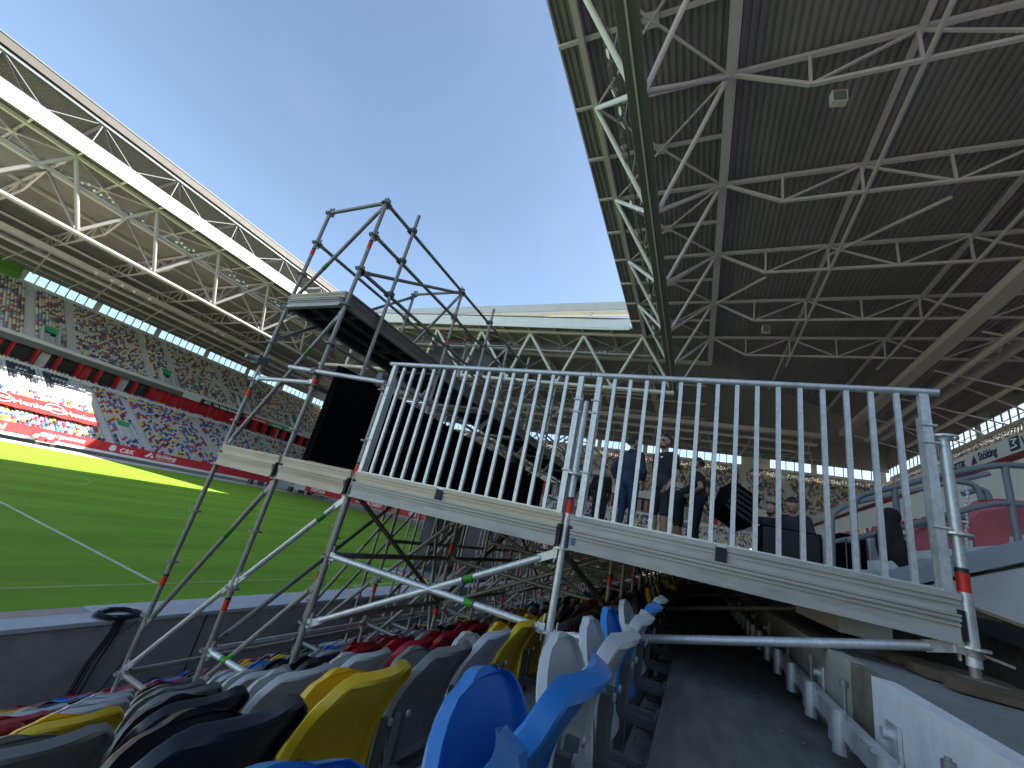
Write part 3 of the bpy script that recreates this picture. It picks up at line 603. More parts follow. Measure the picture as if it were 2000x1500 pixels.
for i in range(len(FX) - 1):
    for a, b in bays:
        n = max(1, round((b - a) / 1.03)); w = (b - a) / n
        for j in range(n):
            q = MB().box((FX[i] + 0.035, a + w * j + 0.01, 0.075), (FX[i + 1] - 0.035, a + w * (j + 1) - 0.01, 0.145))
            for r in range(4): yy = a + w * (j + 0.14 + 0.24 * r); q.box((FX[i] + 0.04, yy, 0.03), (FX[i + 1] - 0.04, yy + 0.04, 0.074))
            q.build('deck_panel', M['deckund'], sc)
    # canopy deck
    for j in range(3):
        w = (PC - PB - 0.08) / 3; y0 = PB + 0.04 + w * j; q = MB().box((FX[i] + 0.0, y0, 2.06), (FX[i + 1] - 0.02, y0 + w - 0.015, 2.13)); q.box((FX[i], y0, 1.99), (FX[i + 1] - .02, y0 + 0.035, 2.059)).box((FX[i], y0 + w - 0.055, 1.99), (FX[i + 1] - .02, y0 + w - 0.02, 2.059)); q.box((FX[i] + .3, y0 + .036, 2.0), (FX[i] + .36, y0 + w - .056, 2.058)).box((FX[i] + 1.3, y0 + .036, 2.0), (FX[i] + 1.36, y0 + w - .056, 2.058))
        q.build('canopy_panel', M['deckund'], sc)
    for yy, sg in ((PB + 0.03, -1), (PC - 0.03, 1)):
        q = MB().box((FX[i], yy - .006, 1.97), (FX[i + 1] - 0.02, yy + .006, 2.15))
        for z0, z1, dd in ((1.96, 1.985, .024), (2.045, 2.06, .014), (2.085, 2.1, .014), (2.135, 2.16, .022)): q.box((FX[i], yy - dd, z0), (FX[i + 1] - .02, yy + dd, z1))
        q.build('canopy_edge', M['edgeb'], sc)
deck_beam(2.9, PB + 0.06, PC - 0.06, 1.95, 2.06); deck_edge(2.9, PB + 0.04, PC - 0.04, 2.07, 2.155)

# guardrails
def guardrail(y0, y1, zt0, zt1, label, group):
    e = empty('guardrail', label, 'railing', (2.88, y0, 0.13), group); X = 2.88
    def loc(p): return (p[0] - X, p[1] - y0, p[2] - 0.13)
    def top(y): return zt0 + (zt1 - zt0) * (y - y0) / (y1 - y0)
    MB().tube(loc((X, y0 - 0.07, top(y0 - .07))), loc((X, y1 + 0.07, top(y1 + .07))), 0.0215, 16).build('top_rail', M['galv'], e)
    MB().bar(loc((X, y0, 0.143)), loc((X, y1, 0.143)), 0.03, 0.028).build('bottom_rail', M['galv'], e)
    for y in (y0, y1):
        s = 1 if y == y0 else -1
        q = MB().box(loc((X - 0.02, y - 0.02, 0.13)), loc((X + 0.02, y + 0.02, top(y) - 0.02)))
        q.build('end_post', M['galv'], e)
        q = MB().box(loc((X + 0.03, y - 0.024, 0.06)), loc((X + 0.05, y + 0.024, top(y) - 0.15)))
        for zz in (0.45, 0.9, 1.0): q.tube(loc((X - 0.02, y - s * 0.04, zz)), loc((X - 0.02, y + s * .03, zz)), 0.008, 6)
        q.build('fixing_plate', M['galv'], e)
    bm = MB().box((-0.0125, -0.0125, 0.157 - 0.13), (0.0125, 0.0125, zt0 - 0.018 - 0.13)).mesh('baluster', M['galv'])
    for j in range(1, 16):
        y = y0 + (y1 - y0) * j / 16; inst('baluster', bm, e, (0, y - y0, 0))
guardrail(-1.125, 0.74, 1.205, 1.215, 'galvanised guardrail right of the tapered post, in front of the standing men', 'guardrails along the stage front')
guardrail(0.885, 2.80, 1.215, 1.235, 'galvanised guardrail on the left, in front of the black screen wall', 'guardrails along the stage front')
# small blue paint and hand marks where parts meet
MB().box((2.842, PM - 0.085, -0.045), (2.8455, PM - 0.062, 0.0)).build('paint_mark', M['bluet'], sc)

# black screen wall on the stage
for i in range(7):
    sw = empty('screen_panel', ('black screen panel nearest the pitch corner of the stage' if i == 0 else f'{ordn(i)} black screen panel along the stage, counted from the near one'), 'screen', (2.99 + i * 1.02, 3.66, 0.15), 'black screen panels on the stage')
    q = MB()
    for a_ in (0.006, 0.512):
        for z_ in (0.02, 0.552): q.box((a_, 0, z_), (a_ + 0.502, 0.05, z_ + 0.527))
    q.build('face', M['screen'], sw)
    MB().box((0.0, 0.051, 0.0), (0.05, 0.085, 1.085)).box((0.97, 0.051, 0.0), (1.02, 0.085, 1.085)).box((0.05, .051, 1.03), (0.97, 0.11, 1.08)).build('frame', M['screen'], sw)
# ------------------------------------------------------------------ the bowl: far stand, end stand, upper near stand
XE, YF, YN = 72.5, 90.0, 7.5
RANGE = {'far': lambda d: (-30.0, XE + d), 'end': lambda d: (YN - d, YF + d), 'near': lambda d: (-7.0, XE + d)}
def BP(side, d, t, z):
    return (t, YF + d, z) if side == 'far' else ((XE + d, t, z) if side == 'end' else (t, YN - d, z))
def FW(side): return {'far': (0, -1, 0), 'end': (-1, 0, 0), 'near': (0, 1, 0)}[side]
def strip(b, side, pts, mi=0, tr=None):
    """sweep a profile of (d, z) points along a side, mitred at the corners"""
    for (d0, z0), (d1, z1) in zip(pts[:-1], pts[1:]):
        a0, a1 = RANGE[side](d0); c0, c1 = RANGE[side](d1)
        if tr: a0 = c0 = tr[0]; a1 = c1 = tr[1]
        b.poly([BP(side, d0, a0, z0), BP(side, d0, a1, z0), BP(side, d1, c1, z1), BP(side, d1, c0, z1)], [(0, 1, 2, 3)], mi)
def pbox(b, side, d0, d1, t0, t1, z0, z1, mi=0):
    p = [BP(side, d, t, z) for z in (z0, z1) for d in (d0, d1) for t in (t0, t1)]
    b.poly(p, [(0, 1, 3, 2), (4, 5, 7, 6), (0, 1, 5, 4), (2, 3, 7, 6), (0, 2, 6, 4), (1, 3, 7, 5)], mi); return b
L0, LR, LG, NL = -2.0, 0.352, 0.79, 27        # lower tier: first tread height, rise, going, rows
U0, UR, UG, NU = 12.75, 0.555, 0.83, 24       # upper tier
UD = 26.6
def lower_z(r): return L0 + LR * r
def lower_d(r): return 0.5 + LG * r
UOFF = 0.0
def upper_z(r): return U0 + UOFF + (UR if UOFF == 0 else 0.625) * r
def upper_d(r): return UD + UG * r
AISLE_U = {'far': [(10.2, 0.0), (18.5, 0), (26.0, 0), (32.4, 0), (47.0, 0), (52.5, 0), (66.6, 0), (72.3, 0), (88, 0)], 'end': [(-18, 0), (-9.5, 0), (0, 0), (10, 0), (18, 0), (28, 0), (38, 0), (48, 0), (60, 0), (72, 0), (86, 0), (100, 0)], 'near': [(10, 0), (24, 0), (38, 0), (52, 0), (66, 0), (80, 0)]}
AISLE_L = {'far': [9.0, 22.0 - 8, 35.6, 41.2, 55.0, 61.5, 74], 'end': [-6, 6, 18, 30, 42, 54, 66, 78, 90], 'near': [14, 26, 38, 50, 62, 74]}
VOM_U = {'far': [9.5, 29.0, 50.3, 70.2, 88], 'end': [-14, 4.5, 24, 42, 60, 80, 98], 'near': []}
VOM_L = {'far': [18.0, 38.6, 58.5], 'end': [0, 24, 48, 72], 'near': []}
STL = {'far': ('far_stand', 'long two tier stand across the pitch with coloured seats and red box fronts'), 'end': ('end_stand', 'two tier stand closing the far end behind the standing men'), 'near': ('near_stand', 'upper tier and boxes of the stand on the right above the red seats')}
pane_me = {}
stands = {}
def vom(st, side, tc, dz, dd, hw=1.15, depth=4.2, rise_z=3.0, off=0.0):
    """stair mouth cut into a tier: side walls, dark opening, green sign on the lintel"""
    b = MB(); d0, z0 = dd, dz
    for w0_, w1_ in ((tc - hw - 0.14, tc - hw), (tc + hw, tc + hw + 0.14)):
        q = [BP(side, d, t, z) for t in (w0_, w1_) for d, z in ((d0 - .1, z0 - .4), (d0 + depth, z0 - .4), (d0 + depth, z0 + rise_z), (d0 + depth - .4, z0 + rise_z), (d0 - .1, z0 + 0.75))]
        b.poly(q, [(0, 1, 2, 3, 4), (9, 8, 7, 6, 5)] + [(i, 5 + i, 5 + (i + 1) % 5, (i + 1) % 5) for i in range(5)])
    pbox(b, side, d0 - .1, d0 + depth - 0.02, tc - hw, tc + hw, z0 - 0.35, z0 - 0.28)
    b.build('stair_mouth', M['fascl'], st)
    b = MB(); pbox(b, side, d0 + depth - 0.05, d0 + depth, tc - hw, tc + hw, z0 - .28, z0 + rise_z - 1.0); b.build('doorway', M['glassd'], st)
    b = MB(); pbox(b, side, d0 + depth - 0.3, d0 + depth - 0.08, tc - hw - 0.12, tc + hw + 0.12, z0 + rise_z - 1.05, z0 + rise_z + 0.1); b.build('exit_sign' if side == 'far' else 'lintel', M['green'] if side == 'far' else M['fascl'], st)
    b = MB(); pbox(b, side, d0 + depth - 0.34, d0 + depth - 0.31, tc - 0.55, tc + 0.35, z0 + rise_z - 1.6, z0 + rise_z - 1.4); b.build('lamp_panel', M['whitew'], st)
for side in ('far', 'end', 'near'):
    st = empty(STL[side][0], STL[side][1], 'stand', BP(side, 0, 20, GZ)); st.location = (0, 0, 0); stands[side] = st
    UOFF = -0.6 if side == 'near' else 0.0
    # lower tier (the near one is built row by row above)
    if side != 'near':
        b = MB(); prof = [(-0.4, -3.4), (0.0, -3.4), (0.0, L0), ]
        for r in range(NL): prof += [(lower_d(r), lower_z(r)), (lower_d(r + 1), lower_z(r)), (lower_d(r + 1), lower_z(r + 1))]
        strip(b, side, prof); b.build('lower_terrace', M['standc'], st)
        # seats of the lower tier
        pl = []; col = []
        for r in range(NL):
            d = lower_d(r) + 0.02; a0, a1 = RANGE[side](lower_d(r)); t = max(a0, -12.0) + 0.3
            j = 0
            while t < min(a1, 105) - 0.3:
                if not any(abs(t - a) < 0.75 for a in AISLE_L[side]) and not any(abs(t - a) < 1.5 and 3 < r < 11 for a in VOM_L[side]):
                    pl.append(BP(side, d + 0.76, t, lower_z(r))); c = int(RNG.choice(5, p=[.44, .15, .16, .15, .10]))
                    if side == 'far' and t < 35.0 and r >= 15: c = 0
                    if side == 'end' and 15 < t < 58 and r < 16: c = 0
                    col.append(c); 
                j += 1; t += 0.53
        # RF lettering made of dark seats in the back rows
        if side == 'far':
            glyph = {'O': ['0111110', '1111111', '1100011', '1100011', '1100011', '1100011', '1111111', '0111110'], 'R': ['1111110', '1111111', '1100011', '1111111', '1111110', '1101110', '1100111', '1100011'], 'F': ['1111111', '1111111', '1100000', '1111110', '1111110', '1100000', '1100000', '1100000']}
            for k, (gx, ch) in enumerate(((18.9, 'O'), (23.9, 'R'), (29.0, 'F'))):
                for i, p in enumerate(pl):
                    rr = 26 - round((p[2] - L0) / LR); cc = int((p[0] - gx) / 0.53)
                    if 0 <= rr < 8 and 0 <= cc < 7 and p[0] >= gx and glyph[ch][rr][cc] == '1': col[i] = 4
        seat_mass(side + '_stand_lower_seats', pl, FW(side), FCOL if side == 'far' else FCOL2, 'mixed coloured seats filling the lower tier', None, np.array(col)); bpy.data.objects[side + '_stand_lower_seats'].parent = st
    # wall behind the lower tier, seats in front of the boxes, boxes
    zl = lower_z(NL); dl = lower_d(NL)
    b = MB(); strip(b, side, [(dl, zl - (3.4 if side == 'near' else 0.3)), (dl, zl + 0.85), (dl + 0.3, zl + 0.85), (dl + 0.3, zl + 0.2)]); b.build('rear_wall', M['fascl'], st)
    b = MB(); strip(b, side, [(dl + 0.3, zl + 0.15), (dl + 1.6, zl + 0.15), (dl + 1.6, zl + 0.55), (dl + 2.9, zl + 0.55), (dl + 2.9, zl + 0.9), (dl + 5.2, zl + 0.9)]); b.build('box_terrace', M['standc'], st)
    pl = []
    for r, (dd, zz) in enumerate(((dl + 1.4, zl + 0.15), (dl + 2.7, zl + 0.55))):
        a0, a1 = RANGE[side](dd); t = max(a0, -10) + .5
        while t < min(a1, 100) - .5:
            if int(t / 2.6) % 3 != 1 or r == 1: pl.append(BP(side, dd, t, zz))
            t += 0.58
    o = seat_mass(side + '_box_seats', pl, FW(side), FCOL, 'seats standing on the box balcony', [.4, .25, .2, .05, .1]); o.parent = st
    db = dl + 5.2
    b = MB(); strip(b, side, [(db, zl + 0.8), (db, 11.9 if side != 'near' else 11.2)]); b.build('box_glazing', M['glassd'], st)
    a0, a1 = RANGE[side](db); t = max(a0, -6) + 1.2; i = 0; btop = 11.0 if side == 'near' else 11.72
    while t < min(a1, 98) - 1.0:
        wide = (side == 'far' and 46 < t < 66) or (side == 'near' and t < 60)
        o = MB(); pbox(o, side, db - 1.1 if side == 'near' else db - 2.3, db - 0.01, t, t + 0.14, zl + 0.9, btop)
        pr = o.build('box_partition', M['redp'], st)
        if i % 2 == 0:
            o = MB(); pbox(o, side, db - 0.12, db - 0.02, t + 0.9, t + 2.3, zl + 0.9, btop); o.build('box_door', M['redp'] if i % 4 == 0 else M['slabw'], st)
        if wide:
            o = MB(); pbox(o, side, db - 0.3, db - 0.13, t + 0.16, t + 3.2, zl + 0.9, btop); o.build('box_front', M['redp'], st)
        t += 3.25; i += 1
    # fascia of the upper tier
    fa, fb = (11.1, 12.1) if side == 'near' else (11.75, 12.75)
    b = MB(); strip(b, side, [(db + .2, fa + .15), (UD - 0.9, fa - .03)]); b.build('balcony_soffit', M['roofst'], st)
    segs = {'far': [(-30, 53.4, 'fasc'), (53.45, 57.6, 'fascl'), (57.65, 69.3, 'blacks'), (69.35, 77.0, 'redp'), (77.05, 86, 'green'), (86.05, 99.3, 'fascl')], 'end': [(-19, 116, 'fascl')], 'near': [(-7, 99, 'fascl')]}[side]
    for a, c, mm in segs:
        o = MB(); pbox(o, side, UD - 0.9, UD - 0.7, a, c, fa, fb + 0.12); o.build('fascia_panel', M[mm], st)
    o = MB(); strip(o, side, [(UD - 0.7, fb + 0.12), (UD - 0.7, fb + (0.8 if side != 'near' else 0.15)), (UD - 0.6, fb + (0.8 if side != 'near' else 0.15)), (UD - 0.6, fb)]); o.build('balcony_rail', M['fascl'], st)
    # upper tier
    b = MB(); prof = [(UD - 0.7, U0 + UOFF)]
    for r in range(NU): prof += [(upper_d(r), upper_z(r)), (upper_d(r + 1), upper_z(r)), (upper_d(r + 1), upper_z(r + 1))]
    strip(b, side, prof); b.build('upper_terrace', M['standc'], st)
    pl = []
    for r in range(NU):
        d = upper_d(r) + UG - 0.02; a0, a1 = RANGE[side](upper_d(r)); t = max(a0, -8 if side == 'far' else (-45 if side == 'end' else 0)) + 0.3
        if side == 'near': t = 30
        while t < min(a1, 118) - 0.2:
            if not any(abs(t - a) < 0.8 for a, _ in AISLE_U[side]) and not any(abs(t - a) < 1.5 and r < 6 for a in VOM_U[side]): pl.append(BP(side, d, t, upper_z(r)))
            t += 0.53
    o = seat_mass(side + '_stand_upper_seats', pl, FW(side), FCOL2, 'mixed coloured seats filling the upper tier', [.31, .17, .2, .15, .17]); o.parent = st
    # aisle half steps
    b = MB()
    for a, _ in AISLE_U[side]:
        for r in range(NU):
            pbox(b, side, upper_d(r) + UG * 0.5, upper_d(r + 1) - .002, a - 0.6, a + 0.6, upper_z(r) - .1, upper_z(r) + UR * 0.5)
    tag(b.build('aisle_steps', M['fascl'], st), kind='stuff')
    if side != 'near':
        b = MB()
        for a in AISLE_L[side]:
            for r in range(NL): pbox(b, side, lower_d(r) + LG * 0.5, lower_d(r + 1) - .002, a - 0.6, a + 0.6, lower_z(r) - .1, lower_z(r) + LR * 0.5)
        tag(b.build('aisle_steps', M['fascl'], st), kind='stuff')
    for a in VOM_U[side]: vom(st, side, a, U0 + 0.5, UD + 0.3, depth=4.6, rise_z=4.0)
    for a in VOM_L[side]: vom(st, side, a, L0 + LR * 4, lower_d(4), depth=5.2, rise_z=2.9)
    # top wall with the strip of windows
    dt, zt = upper_d(NU), upper_z(NU); w0, w1 = zt + 0.95, zt + 3.1
    if side == 'near': w0, w1 = zt + 0.95, zt + 2.9
    b = MB(); strip(b, side, [(dt + 0.02, zt - 0.5), (dt + 0.02, w0), (dt + 0.25, w0), (dt + .25, zt - 0.5)]); b.build('sill_wall', M['standc'], st)
    b = MB(); strip(b, side, [(dt + 0.25, w1), (dt + 0.02, w1), (dt + 0.02, 35.5), (dt + 0.25, 35.5), (dt + .25, w1)]); b.build('head_wall', M['corr'], st)
    a0, a1 = RANGE[side](dt); bayw = 13.2 if side != 'near' else 9.0; nb = 7
    t = 24.3 - 13.2 * 3 if side == 'far' else (a0 + 1 if side == 'end' else 45)
    while t < a1 - 2:
        solid = side == 'far' and t < 22
        o = MB(); pbox(o, side, dt - .01, dt + 0.27, t - 0.55, t + 0.45, w0 - .01, w1 + .01); o.build('pillar', M['standc'], st)
        if solid:
            o = MB(); pbox(o, side, dt + 0.05, dt + 0.2, t + 0.45, t + 12.65, w0, w1); o.build('wall_infill', M['dkst'], st)
        else:
            for j in range(nb):
                ta = t + 0.45 + 12.2 * j / nb; tb = t + 0.45 + 12.2 * (j + 1) / nb
                if tb > a1: break
                if side == 'end' and -17 < ta < -10:
                    o = MB(); pbox(o, side, dt + 0.05, dt + 0.2, ta, tb, w0, w1); o.build('wall_infill', M['standc'], st); continue
                o = MB(); pbox(o, side, dt + 0.06, dt + 0.2, tb - 0.18, tb, w0, w1); o.build('mullion', M['dkst'], st)
                o = MB(); pbox(o, side, dt + 0.1, dt + 0.112, ta, tb - 0.18, w0, w1); o.build('window_pane', M['glass'], st)
        t += 13.2
for (u, v) in ((1495, 887), (1525, 887), (1770, 870)):
    p = atx(u, v, XE + upper_d(NU) - 0.1); MB().box((p.x - .1, p.y - 0.9, p.z - .45), (p.x, p.y + 0.9, p.z + .45)).build('exit_sign', M['green'], stands['end'])
# green tarpaulin at the top of the far stand
for a, b2, z0, z1 in ((4, 12.9, 28.0, 29.4), (13, 23.6, 28.0, 29.4), (4, 12.9, 26.4, 27.9), (13, 23.9, 26.4, 27.9)):
    o = MB(); pbox(o, 'far', upper_d(NU) - 0.45 + (0.15 if z0 > 27 else 0), upper_d(NU) - 0.4 + (.15 if z0 > 27 else 0), a, b2, z0, z1)
    tag(o.build('tarpaulin', M['greenb']), f"green tarpaulin over the rearmost seats, {'upper' if z0 > 27 else 'lower'} strip {'beside the windows' if b2 > 20 else 'at the picture edge'}", 'tarpaulin', 'green tarpaulins on the far stand')

# ------------------------------------------------------------------ advertising boards along the far side
AY = 89.0
bx = [-8, 5.0, 16.5, 27.2, 33.6, 39.6, 48.9, 58, 66.5]
labs = ['red advertising board out at the left', 'long red board left of the seated rows', 'red board ending in white letter strokes at the picture edge', 'red board with a slim white outlined wordmark', 'red board with a white hexagon and C&K', 'red board with a white triangle and Stölting lettering', 'plain red board behind the stage deck', 'dark red board at the far corner']
bd = []
for i in range(8):
    e = MB().box((bx[i] + 0.03, AY - 0.08, -3.05), (bx[i + 1] - 0.03, AY + 0.05, -1.62)).build('advertising_board', M['redb']); tag(e, labs[i], 'advertising board', 'red boards along the far touchline'); bd.append(e)
def ftext(s, x, z, size, par, m='whitew', bold=True, y=AY - 0.095, fit=None): return text('lettering', s, M[m], par, (x, y, z), (1, 0, 0), (0, 0, 1), size, 0.008, bold=bold, fit=fit)
ftext('Henkel', 18.2, -2.75, 1.15, bd[2], fit=4.5)
ftext('11TEAMSPORTS', 27.9, -2.55, 0.62, bd[3], fit=3.6)
ftext('C&K', 36.3, -2.78, 0.95, bd[4], fit=2.1)
h_ = MB(); h_.poly([(35.3 + 0.52 * math.cos(a), AY - 0.10, -2.38 + 0.56 * math.sin(a)) for a in [math.pi / 6 + k * math.pi / 3 for k in range(6)]] + [(35.3 + 0.52 * math.cos(a), AY - 0.082, -2.38 + 0.56 * math.sin(a)) for a in [math.pi / 6 + k * math.pi / 3 for k in range(6)]], [(0, 1, 2, 3, 4, 5)] + [(k, (k + 1) % 6, 6 + (k + 1) % 6, 6 + k) for k in range(6)])
h_.build('hexagon_mark', mat('pale_blue_mark', (0.55, 0.68, 0.72), 0.6), bd[4])
ftext('Stölting', 41.6, -2.45, 0.85, bd[5], fit=3.4); ftext('SERVICE GROUP', 41.9, -2.85, 0.33, bd[5], bold=False, fit=3.0)
h_ = MB(); h_.poly([(40.0, AY - .1, -2.7), (41.45, AY - .1, -2.7), (40.75, AY - .1, -1.8), (40.0, AY - .082, -2.7), (41.45, AY - .082, -2.7), (40.75, AY - .082, -1.8)], [(0, 1, 2), (0, 3, 4, 1), (1, 4, 5, 2), (2, 5, 3, 0)]); h_.build('triangle_mark', M['whitew'], bd[5])
h_ = MB(); h_.poly([(40.55, AY - .115, -2.7), (40.8, AY - .115, -2.7), (41.1, AY - .115, -2.25), (40.78, AY - .115, -2.25)], [(0, 1, 2, 3)]); h_.build('triangle_slash', M['redb'], bd[5])
struct(MB().box((-40, AY - 0.35, -3.45), (66.5, AY + 0.1, -3.07)).build('board_kerb', M['band']))
# corner boards seen below the stage, end of the pitch
for i in range(5):
    y0 = 84 - i * 14.5; e = tag(MB().box((XE - 1.6, y0 - 14.4, -3.05), (XE - 1.45, y0, -1.75)).build('advertising_board', M['redb']), f'{ordn(i)} red board behind the goal line, counted from the far corner', 'advertising board', 'red boards along the end line')
    text('lettering', ['FORTUNA', 'LOGO X CARRY', '1895', 'UNTERBACH', 'FORTUNA'][i], M['whitew'], e, (XE - 1.62, y0 - 2, -2.75), (0, -1, 0), (0, 0, 1), 1.0, 0.008, bold=True)
# red banner lying over the lower seats
bn = empty('banner', 'long red cloth banner with white Henkel lettering hung over the seats', 'banner', (0, 0, 0))
d0, d1 = 3.7, 8.1
def bpt(t, f, o=0.0):
    d = d0 + (d1 - d0) * f; z = L0 + LR * (d - 0.5) / LG + 1.02 + 0.05 * math.sin(t * 2.3) * (1 - f) + o
    return (t, YF + d - o * .4, z)
b = MB(); n = 40; t0, t1 = 8.0, 33.9
for i in range(n + 1):
    t = t0 + (t1 - t0) * i / n
    for f in (0, 0.5, 1): b.v.append(bpt(t, f))
for i in range(n):
    for j in (0, 1): b.f.append((3 * i + j, 3 * i + 3 + j, 3 * i + 4 + j, 3 * i + 1 + j)); b.m.append(0); b.sm.append(False)
b.build('cloth', mat('red_banner_cloth', (0.58, 0.03, 0.035), 0.75, var=0.08, scale=1.0), bn)
sl = math.hypot(d1 - d0, (d1 - d0) * LR / LG); up_ = (0, LG, LR)
for s, x, sz, w in (('Henkel', 23.5, 2.2, 4.3), ('Henkel', 29.6, 2.2, 4.0), ('Henkel', 15.6, 2.2, 4.3)):
    p = bpt(x, 0.28, 0.14); text('lettering', s, M['whitew'], bn, p, (1, 0, 0), up_, sz, 0.01, bold=True, fit=w)
for xc in (28.55, 22.3):
    c = Vector(bpt(xc, 0.5, 0.14)); u = Vector(up_).normalized(); o = MB(); nn_ = 40
    for k in range(nn_):
        a0, a1 = 2 * math.pi * k / nn_, 2 * math.pi * (k + 1) / nn_
        pts = [c + Vector((1, 0, 0)) * (ra * math.cos(a)) + u * (rb * math.sin(a)) for a, ra, rb in ((a0, 1.3, 1.7), (a1, 1.3, 1.7), (a1, 1.16, 1.48), (a0, 1.16, 1.48))]
        o.poly(pts, [(0, 1, 2, 3)])
    o.build('oval_ring', M['whitew'], bn); text('lettering', 'Henkel', M['whitew'], bn, c - u * 0.45 + Vector((0, -.02, 0.02)), (1, 0, 0), up_, 1.25, 0.01, 'CENTER', True, fit=1.9)
# writing on the fascia of the far stand
fy = YF + UD - 0.9 - 0.02
text('lettering', 'SITS', M['whitew'], stands['far'], (58.6, fy, 12.0), (1, 0, 0), (0, 0, 1), 0.85, 0.01, bold=True); text('lettering', 'The Value Network', M['whitew'], stands['far'], (60.9, fy, 12.02), (1, 0, 0), (0, 0, 1), 0.9, 0.01, bold=True, fit=7.2)
text('lettering', 'fortuna düsseldorf', M['whitew'], stands['far'], (69.9, fy, 12.05), (1, 0, 0), (0, 0, 1), 0.7, 0.01, bold=True, fit=6.3)
text('lettering', 'Carlsberg', M['whitew'], stands['far'], (78.3, fy, 12.05), (1, 0, 0), (0, 0, 1), 0.8, 0.01, bold=True, fit=3.2); text('lettering', 'Carlsberg', M['whitew'], stands['far'], (82.6, fy, 12.05), (1, 0, 0), (0, 0, 1), 0.8, 0.01, bold=True, fit=2.8)
# writing on the near fascia, read from the pitch
ny = YN - (UD - 0.9) + 0.02; navy = mat('navy_lettering', (0.03, 0.035, 0.09), 0.6)
for s, x, sz, w in (('LOGISTIK', 44.3, 0.75, 2.9), ('Stölting', 39.75, 0.85, 2.1), ('W', 35.15, 0.9, 0.8), ('Han', 51.0, 0.8, 2.0)):
    text('lettering', s, navy, stands['near'], (x, ny, 11.35 if s != 'Stölting' else 11.42), (-1, 0, 0), (0, 0, 1), sz, 0.01, bold=True, fit=w)
b = MB(); b.poly([(40.75, ny, 11.3), (39.95, ny, 11.3), (40.3, ny, 12.0)], [(0, 1, 2)]); b.box((35.35, ny - .01, 11.25), (36.3, ny, 12.15)); b.build('emblem', navy, stands['near'])
b = MB().path([(36.15, ny + .01, 11.45), (35.6, ny + .01, 11.5), (35.95, ny + .01, 11.75), (35.55, ny + .01, 11.95), (36.1, ny + .01, 12.0)], 0.05, 5); b.build('emblem_stroke', M['whitew'], stands['near'])
# ------------------------------------------------------------------ roofs
EDN, EDF, EDE = 11.75, 79.7, 62.5
ZR = 35.0
def RP(side, d, t, z):
    return (t, EDF + d, z) if side == 'far' else ((EDE + d - 0.08 * max(0, t - 15), t, z) if side == 'end' else (t, EDN - d, z))
def RR(side, d):
    return (EDN - d, EDF + d) if side == 'end' else ((-9.0, EDE + d) if side == 'near' else (-14.0, EDE - 5.4 + d))
NODE = {'near': (23.05, 10.42), 'far': (22.2, 10.15), 'end': (31.05, 10.4)}
DEP = {'near': 52.0, 'far': 58.0, 'end': 62.0}
roofs = {}
RL = {'near': 'dark corrugated stadium roof with tube trusses overhead on the right', 'far': 'stadium roof across the pitch with a sunlit white edge band', 'end': 'stadium roof across the far end behind the scaffold'}
def rbar(side, a, b, w, h, name, m, par): return MB().bar(RP(side, *a), RP(side, *b), w, h).build(name, M[m], par)
def rtube(side, a, b, r, name, m, par, n=10): return MB().tube(RP(side, *a), RP(side, *b), r, n).build(name, M[m], par)
